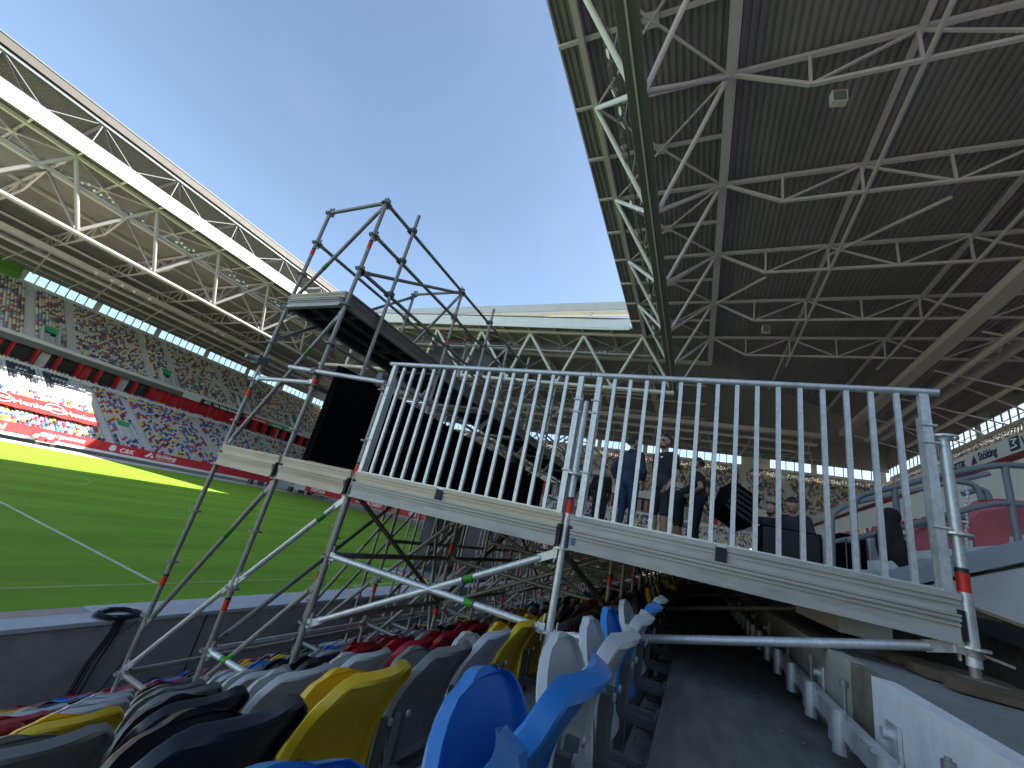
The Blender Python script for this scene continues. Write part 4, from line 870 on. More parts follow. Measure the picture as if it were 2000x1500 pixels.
for side in ('near', 'far', 'end'):
    st = empty(side + '_roof' if side != 'near' else 'stand_roof', RL[side], 'roof'); roofs[side] = st
    D = DEP[side]; tm = 'roofn' if side == 'near' else 'trussw'; om = 'roofst' if side != 'near' else 'roofn'
    b = MB(); p = 0.52; n = int(D / p)
    for i in range(n):
        pts = [(0, 0.62), (0.13, 0.62), (0.19, 0.50), (0.45, 0.50), (0.52, 0.62)]
        for (u0, z0), (u1, z1) in zip(pts[:-1], pts[1:]):
            d0, d1 = i * p + u0, i * p + u1; a0, a1 = RR(side, d0); c0, c1 = RR(side, d1)
            b.poly([RP(side, d0, a0, ZR + z0), RP(side, d0, a1, ZR + z0), RP(side, d1, c1, ZR + z1), RP(side, d1, c0, ZR + z1)], [(0, 1, 2, 3)])
    b.build('roof_sheet', M['corr' if side != 'near' else 'corrn'], st)
    b = MB(); a0, a1 = RR(side, 0); e0, e1 = RR(side, D)
    b.poly([RP(side, 0, a0, ZR + 0.75), RP(side, 0, a1, ZR + 0.75), RP(side, D, e1, ZR + 0.75), RP(side, D, e0, ZR + 0.75)], [(0, 1, 2, 3)]); b.build('roof_skin', M['dkst'], st)
    # edge lip and cladding band
    rbar(side, (-0.05, RR(side, 0)[0], ZR + 0.5), (-0.05, RR(side, 0)[1], ZR + 0.5), 0.12, 0.34, 'edge_lip', 'band' if side != 'near' else 'roofn', st)
    if side != 'near':
        t = RR(side, 0)[0] + 0.5
        while t < RR(side, 0)[1] - 1:
            o = MB(); q = [RP(side, dd, tt, zz) for zz in (ZR + 0.0, ZR + 2.1) for dd in (-0.28, -0.12) for tt in (t + 0.02, min(t + 3.38, RR(side, 0)[1]) - 0.02)]
            o.poly(q, [(0, 1, 3, 2), (4, 5, 7, 6), (0, 1, 5, 4), (2, 3, 7, 6), (0, 2, 6, 4), (1, 3, 7, 5)]); o.build('cladding_panel', M['band'], st); t += 3.38
        rbar(side, (0.0, RR(side, 0)[0], ZR + 2.2), (0.0, RR(side, 0)[1], ZR + 2.2), 0.5, 0.12, 'band_capping', 'dkst', st)
    n0, ns = NODE[side]; lo, hi = RR(side, 0)
    ks = [n0 + ns * k for k in range(-12, 14)]
    # long members
    rbar(side, (1.85, RR(side, 1.85)[0], ZR - .05), (1.85, RR(side, 1.85)[1], ZR - .05), 0.45, 0.5, 'edge_beam', om, st)
    rbar(side, (12.2, RR(side, 12.2)[0], ZR - .1), (12.2, RR(side, 12.2)[1], ZR - .1), 0.75, 0.6, 'main_beam', om, st)
    cz = 27.0 if side == 'near' else 26.6; cm = 'dkst' if side == 'near' else 'white'
    if side == 'near':
        rbar(side, (6.45, -9, cz + .3), (6.45, EDE + 6.5, cz + .3), 0.52, 0.7, 'truss_chord', 'dkst', st); rbar(side, (7.1, -9, cz + .3), (7.1, EDE + 6.5, cz + .3), 0.52, 0.72, 'truss_chord', 'dkst', st); rbar(side, (6.77, -9, cz + .1), (6.77, EDE + 6.5, cz + .1), 0.12, 0.5, 'truss_chord', 'roofst', st)
    else:
        a0, a1 = RR(side, 6.9); rtube(side, (6.6, a0, cz), (6.6, a1, cz), 0.28, 'truss_chord', 'trussw' if side == 'far' else 'white', st, 12); rtube(side, (7.4, a0, cz + .1), (7.4, a1, cz + .1), 0.28, 'truss_chord', 'trussw' if side == 'far' else 'white', st, 12)
    for t in ks:
        if not (max(lo, -9) - 5.5 < t < hi + 11): continue
        tc0, tc1 = t - ns / 2, t + ns / 2
        for tc in (tc0, tc1):
            if tc < lo - 8 or tc > hi + 8: continue
            if t <= hi + 2 and t > lo - 2: rtube(side, (6.6, tc, cz + .4), (1.9, t, ZR - .2), 0.19 if side == 'near' else 0.27, 'truss_brace', 'white' if side != 'far' else 'trussw', st)
            if t <= hi + 12.2: rtube(side, (7.2, tc, cz + .4), (12.0, t, ZR - .3), 0.19, 'truss_brace', tm if side != 'near' else 'roofn', st)
        if t < hi + 6 and t > lo - 6:
            # braced panel in the roof plane, with its gusset
            rbar(side, (1.9, t, ZR - .02), (12.1, t, ZR - .02), 0.34, 0.3, 'roof_rib', om, st)
            if tc1 < hi + 6:
                rbar(side, (0, tc1, ZR + .1), (12.1, tc1, ZR + .1), 0.26, 0.28, 'roof_rib', om, st)
                for dd, tt in ((1.9, t), (12.1, t), (1.9, t + ns), (12.1, t + ns)): rtube(side, (6.9, tc1, ZR - .15), (dd, tt, ZR - .15), 0.115, 'roof_brace', om, st, 8)
                MB().box(*[tuple(min(a, b2) for a, b2 in zip(RP(side, 6.4, tc1 - .5, ZR - .2), RP(side, 7.4, tc1 + .5, ZR - .12))), tuple(max(a, b2) for a, b2 in zip(RP(side, 6.4, tc1 - .5, ZR - .2), RP(side, 7.4, tc1 + .5, ZR - .12)))]).build('gusset_plate', M[om], st)
        rbar(side, (0, t, ZR + .15), (1.9, t, ZR + .15), 0.2, 0.26, 'roof_rib', om, st) if t < hi else None
        # cross trusses running back over the seats
        if t > hi + 30 or (side == 'end' and t < -28): continue
        ds = [12.3, 17.05, 22.75, 28.4, 33.75, 39.4, 45.0, 50.5]
        if side == 'near' and t > hi: ds = [d for d in ds if EDE + d > t]
        if side == 'end': ds = [d for d in ds if EDN - d < t < EDF + d]
        if side == 'far': ds = [d for d in ds if EDE + d > t]
        if len(ds) < 3: continue
        rbar(side, (ds[0], t, ZR - .1), (ds[-1], t, ZR - .1), 0.32, 0.34, 'cross_truss_top', om, st)
        i0 = [12.3, 17.05, 22.75, 28.4, 33.75, 39.4, 45.0, 50.5].index(ds[0]); zb = ZR - 3.1
        st_b = ds[1] if i0 == 0 else ds[0]
        rbar(side, (st_b, t, zb), (ds[-1], t, zb), 0.24, 0.26, 'cross_truss_bottom', om, st)
        for i in range(len(ds) - 1):
            up0 = (i + i0) % 2 == 0
            rbar(side, (ds[i], t, ZR - .2 if up0 else zb), (ds[i + 1], t, zb if up0 else ZR - .2), 0.17 if i else .24, 0.17 if i else .26, 'truss_diagonal', om, st)
            rbar(side, (ds[i + 1], t, zb), (ds[i + 1], t, ZR - .2), 0.18, 0.18, 'truss_post', om, st)
    for d in (22.9, 34.0, 45):
        rbar(side, (d, RR(side, min(d, 12))[0] if side == 'end' else RR(side, d)[0], ZR - .25), (d, RR(side, d)[1] if side != 'end' else RR(side, 12)[1], ZR - .25), 0.34, 0.36, 'purlin', om, st)
        rtube(side, (d, RR(side, 0)[0], ZR - 3.1), (d, RR(side, 0)[1] + (0 if side == 'end' else 6), ZR - 3.1), 0.16, 'lower_purlin', om, st)
    # services girder and ducts over the rear seats
    a0, a1 = RR(side, 34); o = MB(); q = [RP(side, dd, tt, zz) for zz in (30.0, 30.95) for dd in (36.2, 37.65) for tt in (a0, a1)]
    o.poly(q, [(0, 1, 3, 2), (4, 5, 7, 6), (0, 1, 5, 4), (2, 3, 7, 6), (0, 2, 6, 4), (1, 3, 7, 5)]); o.build('box_girder', M['roofst'], st)
    for dd, zz, r in ((40.5, 29.6, 0.35), (43.0, 30.4, 0.5), (46.5, 29.2, 0.3)): rtube(side, (dd, a0, zz), (dd, a1, zz), r, 'duct', 'roofst', st)
    for t in ks:
        if a0 < t < a1:
            rtube(side, (38.5, t, 30.2), (51, t + 2, 27.8), 0.14, 'rear_strut', om, st, 7); rtube(side, (44.0, t, 33.5), (51, t - 2.5, 28.0), 0.14, 'rear_strut', om, st, 7); rtube(side, (51.2, t - 5, 29.0), (51.2, t + 5, 29.0), 0.1, 'rear_strut', om, st, 7)
            o = MB(); q = [RP(side, dd, tt, zz) for zz in (28.8, 29.7) for dd in (47.6, 49.0) for tt in (t + 2.2, t + 4.4)]; o.poly(q, [(0, 1, 3, 2), (4, 5, 7, 6), (0, 1, 5, 4), (2, 3, 7, 6), (0, 2, 6, 4), (1, 3, 7, 5)]); o.build('ventilation_box', M['dkst'], st)
    # catwalk with its rails
    cw = 32.1; a0, a1 = RR(side, 4.5); a0 = max(a0, -9)
    rbar(side, (4.55, a0, cw), (4.55, a1, cw), 0.9 if side != 'near' else 0.16, 0.12, 'catwalk_floor', 'trussw' if side != 'near' else 'dkst', st); rbar(side, (4.05, a0, cw + .12), (4.05, a1, cw + .12), 0.06, 0.3 if side != 'near' else 0.05, 'catwalk_edge', 'trussw', st)
    b = MB(); t = a0
    while t < a1:
        for dd in (4.1, 5.0): b.bar(RP(side, dd, t, cw), RP(side, dd, t, cw + 1.15), 0.06, 0.06)
        t += 1.45
    for dd in (4.1, 5.0):
        for zz in (0.6, 1.15): b.bar(RP(side, dd, a0, cw + zz), RP(side, dd, a1, cw + zz), 0.05, 0.05)
    tag(b.build('catwalk_rail', M['trussw'], st), kind='stuff')
    for t in ks:
        for tt in (t, t + ns / 2):
            if a0 < tt < a1: rtube(side, (4.55, tt, cw), (4.55, tt, ZR), 0.05, 'catwalk_hanger', om, st, 6)
# movable roof parked above the fixed one
mr = empty('sliding_roof', 'raised sliding roof panel with a corrugated soffit above the white edge band across the pitch', 'roof')
b = MB()
for i in range(24):
    for (u0, z0), (u1, z1) in zip([(0, 0), (.2, 0), (.26, .1), (.46, .1)], [(.2, 0), (.26, .1), (.46, .1), (.52, 0)]):
        b.poly([(-14, 80.3 + i * .52 + u0, 41.2 + z0), (EDE + 2, 80.3 + i * .52 + u0, 41.2 + z0), (EDE + 2, 80.3 + i * .52 + u1, 41.2 + z1), (-14, 80.3 + i * .52 + u1, 41.2 + z1)], [(0, 1, 2, 3)])
b.build('soffit_sheet', M['corrf'], mr); MB().box((-14, 80.2, 41.4), (EDE + 2, 93, 41.6)).build('roof_skin', M['dkst'], mr)
MB().box((-14, 80.0, 41.3), (EDE + 2, 80.28, 42.45)).build('edge_fascia', M['lip'], mr); MB().box((-14, 80.29, 40.75), (EDE + 2, 80.7, 41.15)).build('edge_tube', M['liptube'], mr); MB().box((-14, 79.9, 42.46), (EDE + 2, 80.5, 42.6)).build('gutter', M['dkst'], mr)
for k in range(-3, 5):
    xx = 22.3 + 10.15 * k
    for x2 in (xx, xx - 5.2, xx + 5.2): MB().tube((xx, 80.6, 40.9), (x2, 80.2, 37.2), 0.085, 8).build('strut', M['liptube'], mr)
    MB().bar((xx, 80.7, 40.95), (xx, 91, 40.95), 0.3, 0.4).build('rib', M['roofst'], mr); MB().tube((xx, 80.7, 41), (xx + 5, 90, 41), 0.1, 6).build('strut', M['roofst'], mr)
mr = empty('sliding_roof', 'raised cream sliding roof panel above the pale band at the far end, sky showing beneath it', 'roof')
MB().box((67.0, 0, 42.3), (67.6, 78, 43.9)).build('edge_fascia', M['fascl'], mr); MB().box((67.61, 0, 42.0), (68.9, 78, 42.2)).build('soffit_sheet', mat('cream_soffit', (0.8, 0.74, 0.58), 0.6, var=0.04, scale=0.3), mr); MB().box((67.6, 0, 43.7), (68.9, 78, 43.9)).build('roof_skin', M['band'], mr); MB().tube((68.8, 0, 41.75), (68.8, 78, 41.75), .12, 6).build('rear_rail', M['band'], mr)
for k in range(-3, 5):
    yy = 31 + 10.4 * k
    for y2 in (yy, yy + 5.2, yy + 1.5): MB().tube((68.2, yy, 42.0), (64.6, y2 + (2 if y2 == yy else 0), 37.1), 0.16, 8).build('strut', M['band'], mr)
# loudspeakers hung under the near trusses and the long diagonal tubes
for (x, y, z, lab) in ((23.6, -6.9, 30.8, 'grey boxy loudspeaker hung under the nearest roof truss on the right'), (54.5, -6.7, 30.7, 'small grey loudspeaker hung under a farther roof truss')):
    e = empty('loudspeaker', lab, 'loudspeaker', (x, y, z), 'loudspeakers under the roof', 0.15); e.scale = (.62, .62, .62)
    MB().box((-.35, -.7, -.95), (.35, .7, .75)).build('cabinet', M['roofst'], e); MB().box((-.37, -.6, -.85), (-.352, .6, .65)).build('grille', M['dkst'], e); MB().tube((0, 0, .75), (0, 0, 1.2), .05, 6).build('bracket', M['dkst'], e)
MB().tube((35.2, -17.0, 31.9), (45.0, -11.4, 34.6), 0.16, 8).build('roof_tie', M['roofst'], roofs['near']); MB().tube((54.3, -0.6, 34.6), (44.8, -5.4, 31.9), 0.16, 8).build('roof_tie', M['roofst'], roofs['near'])
# floodlights on the catwalks
fl = empty('floodlight', '', 'floodlight')
MB().tube((0, 0, 0), (0, 0.22, 0), 0.2, 12, 0.11).build('housing', M['galvd'], fl); MB().tube((0, -0.015, 0), (0, 0, 0), 0.185, 12).build('lens', M['whitew'], fl); MB().bar((-.24, .08, 0), (-.24, .08, -.3), .03, .05).bar((.24, .08, 0), (.24, .08, -.3), .03, .05).bar((-.24, .08, -.3), (.24, .08, -.3), .03, .05).build('yoke', M['dkst'], fl)
first = True
def flood(loc, rz, tilt, lab, grp, sc_=1.0):
    global first
    o = fl if first else copy_tree(fl); first = False
    o.location = loc; o.scale = (sc_,) * 3; o.rotation_euler = (tilt, 0, rz); o['label'] = lab; o['group'] = grp
rf = random.Random(5)
for t in [11.5, 12.6, 13.4, 16.0, 17.0, 19.6, 21.4, 22.6, 24.4, 25.4, 26.3, 30.6, 31.5, 35, 36.2, 38.0, 42.0, 43.2, 46.5, 50.5, 51.5, 54.5, 55.5, 57]:
    flood((t, EDN - 4.6 + rf.uniform(-.15, .35), 31.0 + rf.uniform(-.2, .4)), math.pi + rf.uniform(-.4, .4), 0.5, 'round floodlight on the catwalk under the dark roof on the right', 'floodlights along the near catwalk', 1.7)
for c in (14.2, 16.6, 20.5, 27.0, 29.0, 36.5, 38.5, 45.5, 47.5):
    for j in range(3): flood((c + j * 0.75 + rf.uniform(-.1, .1), EDF + 4.0, 32.75 + 0.35 * (j % 2)), rf.uniform(-.3, .3), 0.5, 'round floodlight on the white catwalk across the pitch', 'floodlights along the far catwalk')
for y in (12, 17, 18, 27, 33, 34): flood((EDE + 4.0, y, 32.8), -math.pi / 2, 0.5, 'small floodlight on the catwalk at the far end', 'floodlights along the end catwalk')
# dark downlights under the rear of the far roof
dm = MB().tube((0, 0, 0), (0, 0, 0.5), 0.3, 10).mesh('downlight', M['white'])
for i, x in enumerate((28, 30.6, 32.4, 34.6, 37.5, 52, 54, 65, 67)):
    o = inst('downlight', dm, None, (x, EDF + 33, 29.0)); tag(o, 'small round pale downlight under the rear roof across the pitch', 'lamp', 'downlights under the far roof')
# video screen hung at the far end corner
vs = empty('video_screen', 'large dark video screen hung from the roof truss behind the scaffold tubes', 'screen', (66, 48, 28))
c0, c1 = atx(853, 662, 66), atx(958, 716, 66)
MB().box((66.0 - 66, c1.y - 48, 0.3), (0.15, c0.y - 48, 6.9)).build('display', mat('dark_display', (0.045, 0.047, 0.05), 0.5, var=0.05, scale=0.3), vs); MB().box((0.16, c1.y - 48, 0.2), (1.0, c0.y - 48, 7.0)).build('casing', M['dkst'], vs)
for yy in (c1.y + 2, c0.y - 2): MB().tube((0.5, yy - 48, 7.0), (2.9, yy - 48, 8.0 if False else 7.2), .1, 6).build('hanger', M['dkst'], vs)
# ------------------------------------------------------------------ stair block, handrails and seats at the right
sb = empty('stair_block', 'pale concrete stair flank with a grey raked edge beyond the right post', 'staircase', (3.4, -1.0, 0))
def L(p): return (p[0] - 3.4, p[1] + 1.0, p[2])
def prism(xa, xb, yz, name, m):
    n = len(yz); pts = [L((xa, y, z)) for y, z in yz] + [L((xb, y, z)) for y, z in yz]
    return MB().poly(pts, [tuple(range(n)), tuple(range(n, 2 * n))[::-1]] + [(i, n + i, n + (i + 1) % n, (i + 1) % n) for i in range(n)]).build(name, m, sb)
prism(3.42, 4.9, [(-0.82, -0.03), (-1.43, 0.125), (-5.5, -0.70), (-5.5, 2.2), (-0.82, -0.02)], 'flank_wall', M['slabw'])
prism(3.39, 3.60, [(-0.82, -0.01), (-0.82, 0.085), (-5.5, 2.43), (-5.5, 2.33)], 'raked_edge', M['edgeg'])
prism(3.385, 3.43, [(-1.43, 0.122), (-1.43, 0.104), (-5.5, -0.73), (-5.5, -0.70)], 'plywood_edge', M['ply'])
for j in range(12):
    y = -0.86 - 0.27 * j; zz = 0.105 + 0.135 * j
    MB().box(L((3.601, y - 0.27, zz - 0.3)), L((4.9, y, zz))).build('step', M['stairw'], sb)
struct(MB().box((4.95, -3.6, 0.02), (13, -1.27, 0.16)).build('landing', M['stairw']))
M['railg'] = mat('grey_painted_rail', (0.20, 0.21, 0.22), 0.5, var=0.08, scale=5, metal=0.2)
def arc(pts, k=3):
    """round the corners of a polyline"""
    pts = [Vector(p) for p in pts]; out = [pts[0]]
    for a, b, c in zip(pts[:-2], pts[1:-1], pts[2:]):
        u = (a - b); v = (c - b); r = min(0.10, u.length * .45, v.length * .45); u.normalize(); v.normalize()
        for i in range(k + 1): t = i / k; p = b + u * r * (1 - t) ** 2 + v * r * t ** 2; out.append(p)
    return out + [pts[-1]]
h1 = empty('handrail', 'long grey tubular handrail climbing right with a rounded lower end, nearest the guardrail', 'handrail', (3.8, -1.0, 0.2), 'grey handrails on the stairs')
def P1(y, z, x=3.8): return (x - 3.8, y + 1.0, z - 0.2)
MB().path(arc([P1(-1.02, 0.14), P1(-1.03, 0.72), P1(-1.2, 0.80), P1(-1.56, 0.97), P1(-1.84, 1.085), P1(-2.05, 1.09), P1(-2.9, 1.1)]), 0.021, 10).build('top_rail', M['railg'], h1)
MB().path(arc([P1(-0.98, 0.40), P1(-1.41, 0.62), P1(-1.80, 0.825), P1(-2.05, 0.825), P1(-2.9, 0.83)]), 0.019, 10).build('middle_rail', M['railg'], h1)
for y, z0, z1 in ((-1.27, 0.25, 0.84), (-1.86, 0.55, 1.08), (-2.4, .8, 1.09)): MB().tube(P1(y, z0), P1(y, z1), 0.019, 10).build('upright', M['railg'], h1)
h2 = empty('handrail', 'lower grey handrail loop behind the long one, left of the black jacket', 'handrail', (4.7, -1.0, 0.2), 'grey handrails on the stairs')
def P2(y, z): return (0, y + 1.0, z - 0.2)
MB().path(arc([P2(-1.10, 0.12), P2(-1.11, 0.72), P2(-1.25, 0.83), P2(-1.7, 1.02), P2(-2.2, 1.25)]), 0.021, 10).build('top_rail', M['railg'], h2)
MB().path([P2(-1.1, .46), P2(-1.6, .68), P2(-2.2, .95)], 0.019, 10).build('middle_rail', M['railg'], h2)
MB().tube(P2(-1.58, .3), P2(-1.58, .97), 0.019, 10).build('upright', M['railg'], h2)
h3 = empty('handrail', 'grey hooped handrail ends standing in front of the red seats', 'handrail', (4.4, -2.0, 0.5), 'grey handrails on the stairs')
for x, pts in ((4.4, ((1866, 940), (1905, 945), (1922, 985), (1932, 1064))), (4.55, ((1880, 965), (1925, 952), (1936, 985), (1948, 1062)))):
    w = [atx(u, v, x) for u, v in pts]; MB().path(arc([(p.x - 4.4, p.y + 2.0, p.z - .5) for p in w]), 0.021, 10).build('hoop', M['railg'], h3)
a_, b__ = atx(1815, 1012, 4.4), atx(1925, 1012, 4.4); MB().path([(0, a_.y + 2, a_.z - .5), (0, b__.y + 2, b__.z - .5)], 0.018, 8).build('middle_rail', M['railg'], h3)
for i, (x, y, z, lab) in enumerate(((4.25, -2.08, 0.19, 'faded red tip-up seat nearest the right picture edge behind the handrail'), (4.95, -1.98, 0.10, 'small faded red seat low behind the tall right post'), (4.3, -2.75, 0.55, 'upper faded red seat above the handrail at the right edge'), (5.2, -2.6, 0.42, 'upper faded red seat second from the right edge'))):
    e = empty('tip_up_seat', lab, 'seat', (x, y, z), 'red seats beside the stairs'); e.rotation_euler = (0, 0, 1.15)
    inst('backrest', back_me, e, m=SM['pink']); inst('seat_pan', pan_me, e, m=SM['pink']); inst('bracket', br_me, e)
b = MB()
for i in range(16):
    p = atx(1888 + 2 * math.sin(i), 955 + i * 8.2, 4.0); b.ell(p, (0.006, 0.010, 0.016), 6, 4)
tag(b.build('hanging_chain', M['galv']), 'thin steel chain hanging down beside the tall right post', 'chain')
rest2 = [(6.2 + 0.5 * i, -0.64 - GOING * (k - 1) - .1, tread(-k)) for k in range(5, 16) for i in range(100) if 26 < 6.2 + .5 * i < 60 and i % 22 not in (0, 1)]
seat_mass('upper_near_seats', rest2, (0, 1, 0), [FS['red'], FS['grey'], FS['yellow']], 'red and grey seats in the rows above the walkway', [.7, .2, .1])
# black jacket over the rail
b = MB()
for c, r in (((3.78, -1.23, .62), (.05, .06, .06)), ((3.78, -1.22, .50), (.055, .07, .12)), ((3.76, -1.26, .38), (.05, .06, .10)), ((3.78, -1.18, .42), (.04, .05, .12)), ((3.77, -1.30, .33), (.04, .04, .06))): b.ell(c, r, 12, 8)
ja = b.build('jacket', mat('black_cloth', (0.012, 0.012, 0.014), 0.85, var=.3, scale=20, bump=.4)); tag(ja, 'black jacket hung over the grey handrail behind the guardrail', 'jacket')
md = ja.modifiers.new('r', 'REMESH'); md.mode = 'VOXEL'; md.voxel_size = 0.012; md.use_smooth_shade = True
# cases and boards on the deck
fc = empty('metal_case', 'silver metal case with a handle standing behind the guardrail', 'case', (5.15, -1.62, 0.16))
MB().box((0, -0.13, 0), (0.5, 0.12, 0.46)).build('body', mat('brushed_aluminium', (0.5, 0.51, 0.5), 0.35, metal=0.7, var=0.1, scale=3), fc)
for yy in (-0.135, 0.115): MB().box((-0.012, yy, 0), (0.01, yy + .02, 0.465)).build('edge_strip', M['galv'], fc)
MB().box((-0.02, -0.06, 0.32), (-0.005, 0.05, 0.36)).build('handle', M['dark'], fc); MB().box((-.013, -.135, .462), (.505, .135, .485)).build('lid', M['alu'], fc)
bb = empty('monitor_wedge', 'wide black equipment case behind the guardrail balusters', 'case', (5.0, -0.84, 0.15)); MB().box((0, -0.25, 0), (0.35, 0.25, 0.39)).build('cabinet', M['screen'], bb); MB().box((-.012, -.235, .015), (-.001, .235, .375)).build('grille', M['dark'], bb)
bb = empty('equipment_rack', 'narrow black rack with pale edge strips beside the silver case', 'case', (5.0, -1.33, 0.16)); MB().box((0, -0.10, 0), (0.4, 0.095, 0.43)).build('cabinet', M['screen'], bb)
for yy in (-.05, .0, .05): MB().box((-.008, yy, .03), (-.001, yy + .006, .40)).build('edge_strip', M['galvd'], bb)
pp = empty('panel_post', 'slim pale post standing between the two black cases', 'post', (5.05, -1.14, 0.15)); MB().box((0, -.03, 0), (.04, .03, .42)).build('upright', M['fascl'], pp); MB().box((-.04, -.06, 0), (.08, .06, .02)).build('foot', M['fascl'], pp)
sp = empty('stage_speaker', 'black ribbed stage loudspeaker tilted on a stand behind the balusters', 'loudspeaker', (8.0, -0.56, 0.15)); sp.rotation_euler = (0, 0, 0.3)
bx_ = MB().box((-.2, -.25, -.27), (.22, .25, .3)).build('cabinet', M['screen'], sp); bx_.location = (0, 0, .92); bx_.rotation_euler = (0.45, .25, .2)
for i in range(5): o = MB().box((-.225, -.23, -.24 + .1 * i), (-.2, .23, -.19 + .1 * i)).build('rib', M['dark'], bx_)
MB().tube((0, 0, 0), (0, 0, .75), .022, 8).box((-.25, -.25, 0), (.25, .25, .02)).build('stand', M['dkst'], sp)
ba = empty('crowd_barrier', 'low grey steel barrier with thin bars behind the stage speaker', 'barrier', (8.6, -1.1, 0.15))
MB().tube((0, 0, .75), (0, .75, .75), .02, 8).tube((0, 0, 0), (0, 0, .75), .02, 8).tube((0, .75, 0), (0, .75, .75), .02, 8).tube((0, 0, .1), (0, .75, .1), .015, 8).build('frame', M['galv'], ba)
for i in range(1, 8): MB().tube((0, i * .094, .1), (0, i * .094, .75), .008, 6).build('bar', M['galv'], ba)

# ------------------------------------------------------------------ lorry with a tail lift beside the pitch
lo = empty('box_lorry', 'grey box lorry with open rear and lowered tail lift behind the scaffold legs', 'lorry', (18.0, 11.1, GZ))
M['lor'] = mat('grey_mauve_lorry_side', (0.33, 0.30, 0.30), 0.5, var=0.05, scale=0.8)
MB().box((0, -1.27, 1.0), (9.6, -1.23, 3.62)).build('side_wall', M['lor'], lo); MB().box((0, 1.23, 1.0), (9.6, 1.27, 3.62)).build('side_wall', mat('pale_lorry_lining', (0.5, 0.49, 0.46), 0.6, var=.1, scale=1), lo)
MB().box((0, -1.23, 3.58), (9.6, 1.23, 3.62)).build('roof', M['lor'], lo); MB().box((0, -1.23, 0.95), (9.6, 1.23, 1.03)).build('floor', M['dkst'], lo); MB().box((9.5, -1.23, 1.03), (9.6, 1.23, 3.58)).build('front_wall', M['lor'], lo)
MB().box((-.06, -1.29, .95), (0, -1.2, 3.66)).box((-.06, 1.2, .95), (0, 1.29, 3.66)).box((-.06, -1.2, 3.5), (0, 1.2, 3.66)).build('rear_frame', M['dkst'], lo)
MB().box((-2.15, -1.25, 0.98), (-0.05, 1.25, 1.04)).build('tail_lift', mat('grey_tail_lift_plate', (0.36, 0.38, 0.42), 0.45, metal=.4, var=.1, scale=3), lo)
for yy in (-.6, .6): MB().bar((-.05, yy, .45), (-.9, yy, .95), .08, .1).build('lift_arm', M['dkst'], lo)
MB().box((-.12, -1.25, .6), (0, 1.25, .8)).build('rear_bumper', M['redp'], lo); MB().box((-2.16, -1.1, 1.045), (-2.02, -.9, 1.12)).build('warning_lamp', mat('amber_lens', (0.8, .35, .02), .4), lo)
MB().box((-.075, -1.36, 1.35), (-.065, -1.18, 2.0)).build('marker_plate', M['redp'], lo); MB().box((.2, -.9, .5), (9.4, .9, .95)).build('chassis', M['dkst'], lo)
for xx in (5.6, 6.9, 10.7):
    for yy in (-1.05, 1.05): w = MB().tube((xx, yy - .14, .5), (xx, yy + .14, .5), .5, 18).build('wheel', M['dark'], lo); MB().tube((xx, yy - .15, .5), (xx, yy + .15, .5), .25, 12).build('rim', M['galvd'], w)
MB().box((9.75, -1.2, .6), (11.7, 1.2, 3.1)).build('cab', M['band'], lo)
# flight cases and carts parked along the far side
fcm = MB().box((0, 0, .12), (1.2, .6, .85)).mesh('body', mat('black_flight_case', (0.03, 0.03, 0.035), .5)); fce = MB()
for a, b2 in (((0, 0), (0, 0)), ((1.16, 0), (0, 0)), ((0, .56), (0, 0)), ((1.16, .56), (0, 0))): fce.box((a[0] - .01, a[1] - .01, .1), (a[0] + .05, a[1] + .05, .87))
fce.box((-.01, -.01, .83), (1.21, .61, .86)); fcem = fce.mesh('edge_strip', M['galvd']); fcw = MB()
for a in (.1, 1.1):
    for c in (.1, .5): fcw.tube((a - .04, c, .06), (a + .04, c, .06), .06, 8)
fcwm = fcw.mesh('caster', M['dark'])
for i, (u, v, yy) in enumerate(((486, 946, 84), (500, 950, 84.5), (520, 952, 85), (585, 958, 83), (600, 962, 84), (612, 962, 82.5), (622, 966, 83.2), (634, 968, 82), (566, 955, 84))):
    p = aty(u, v, yy); e = empty('flight_case', 'black flight case on casters among the kit parked beyond the far touchline', 'case', (p.x, yy, GZ + .01), 'flight cases beyond the pitch', random.uniform(-.5, .5)); e.scale = (1.1, 1, 1.0 + .5 * random.random())
    inst('body', fcm, e); inst('edge_strip', fcem, e); inst('caster', fcwm, e)
ct = empty('grounds_cart', 'pale cluttered equipment cart standing before the red boards at the left', 'cart', (26.0, 87.6, GZ))
MB().box((0, 0, .45), (2.2, .9, .6)).build('tray', M['galvd'], ct); MB().box((.1, .1, .6), (.9, .8, 1.3)).box((1.1, .1, .6), (2.0, .8, 1.05)).build('load', M['redb'], ct); MB().ell((.5, .4, 1.5), (.5, .4, .4)).ell((1.3, .4, 1.4), (.45, .4, .5)).ell((-.1, .4, 1.2), (.4, .3, .3)).build('bundle', M['band'], ct)
for xx in (.3, 1.9): MB().tube((xx, -.02, .25), (xx, .92, .25), .25, 12).build('wheel', M['dark'], ct)
MB().tube((2.1, .45, .5), (2.7, .45, 1.9), .03, 6).build('handle', M['galv'], ct)

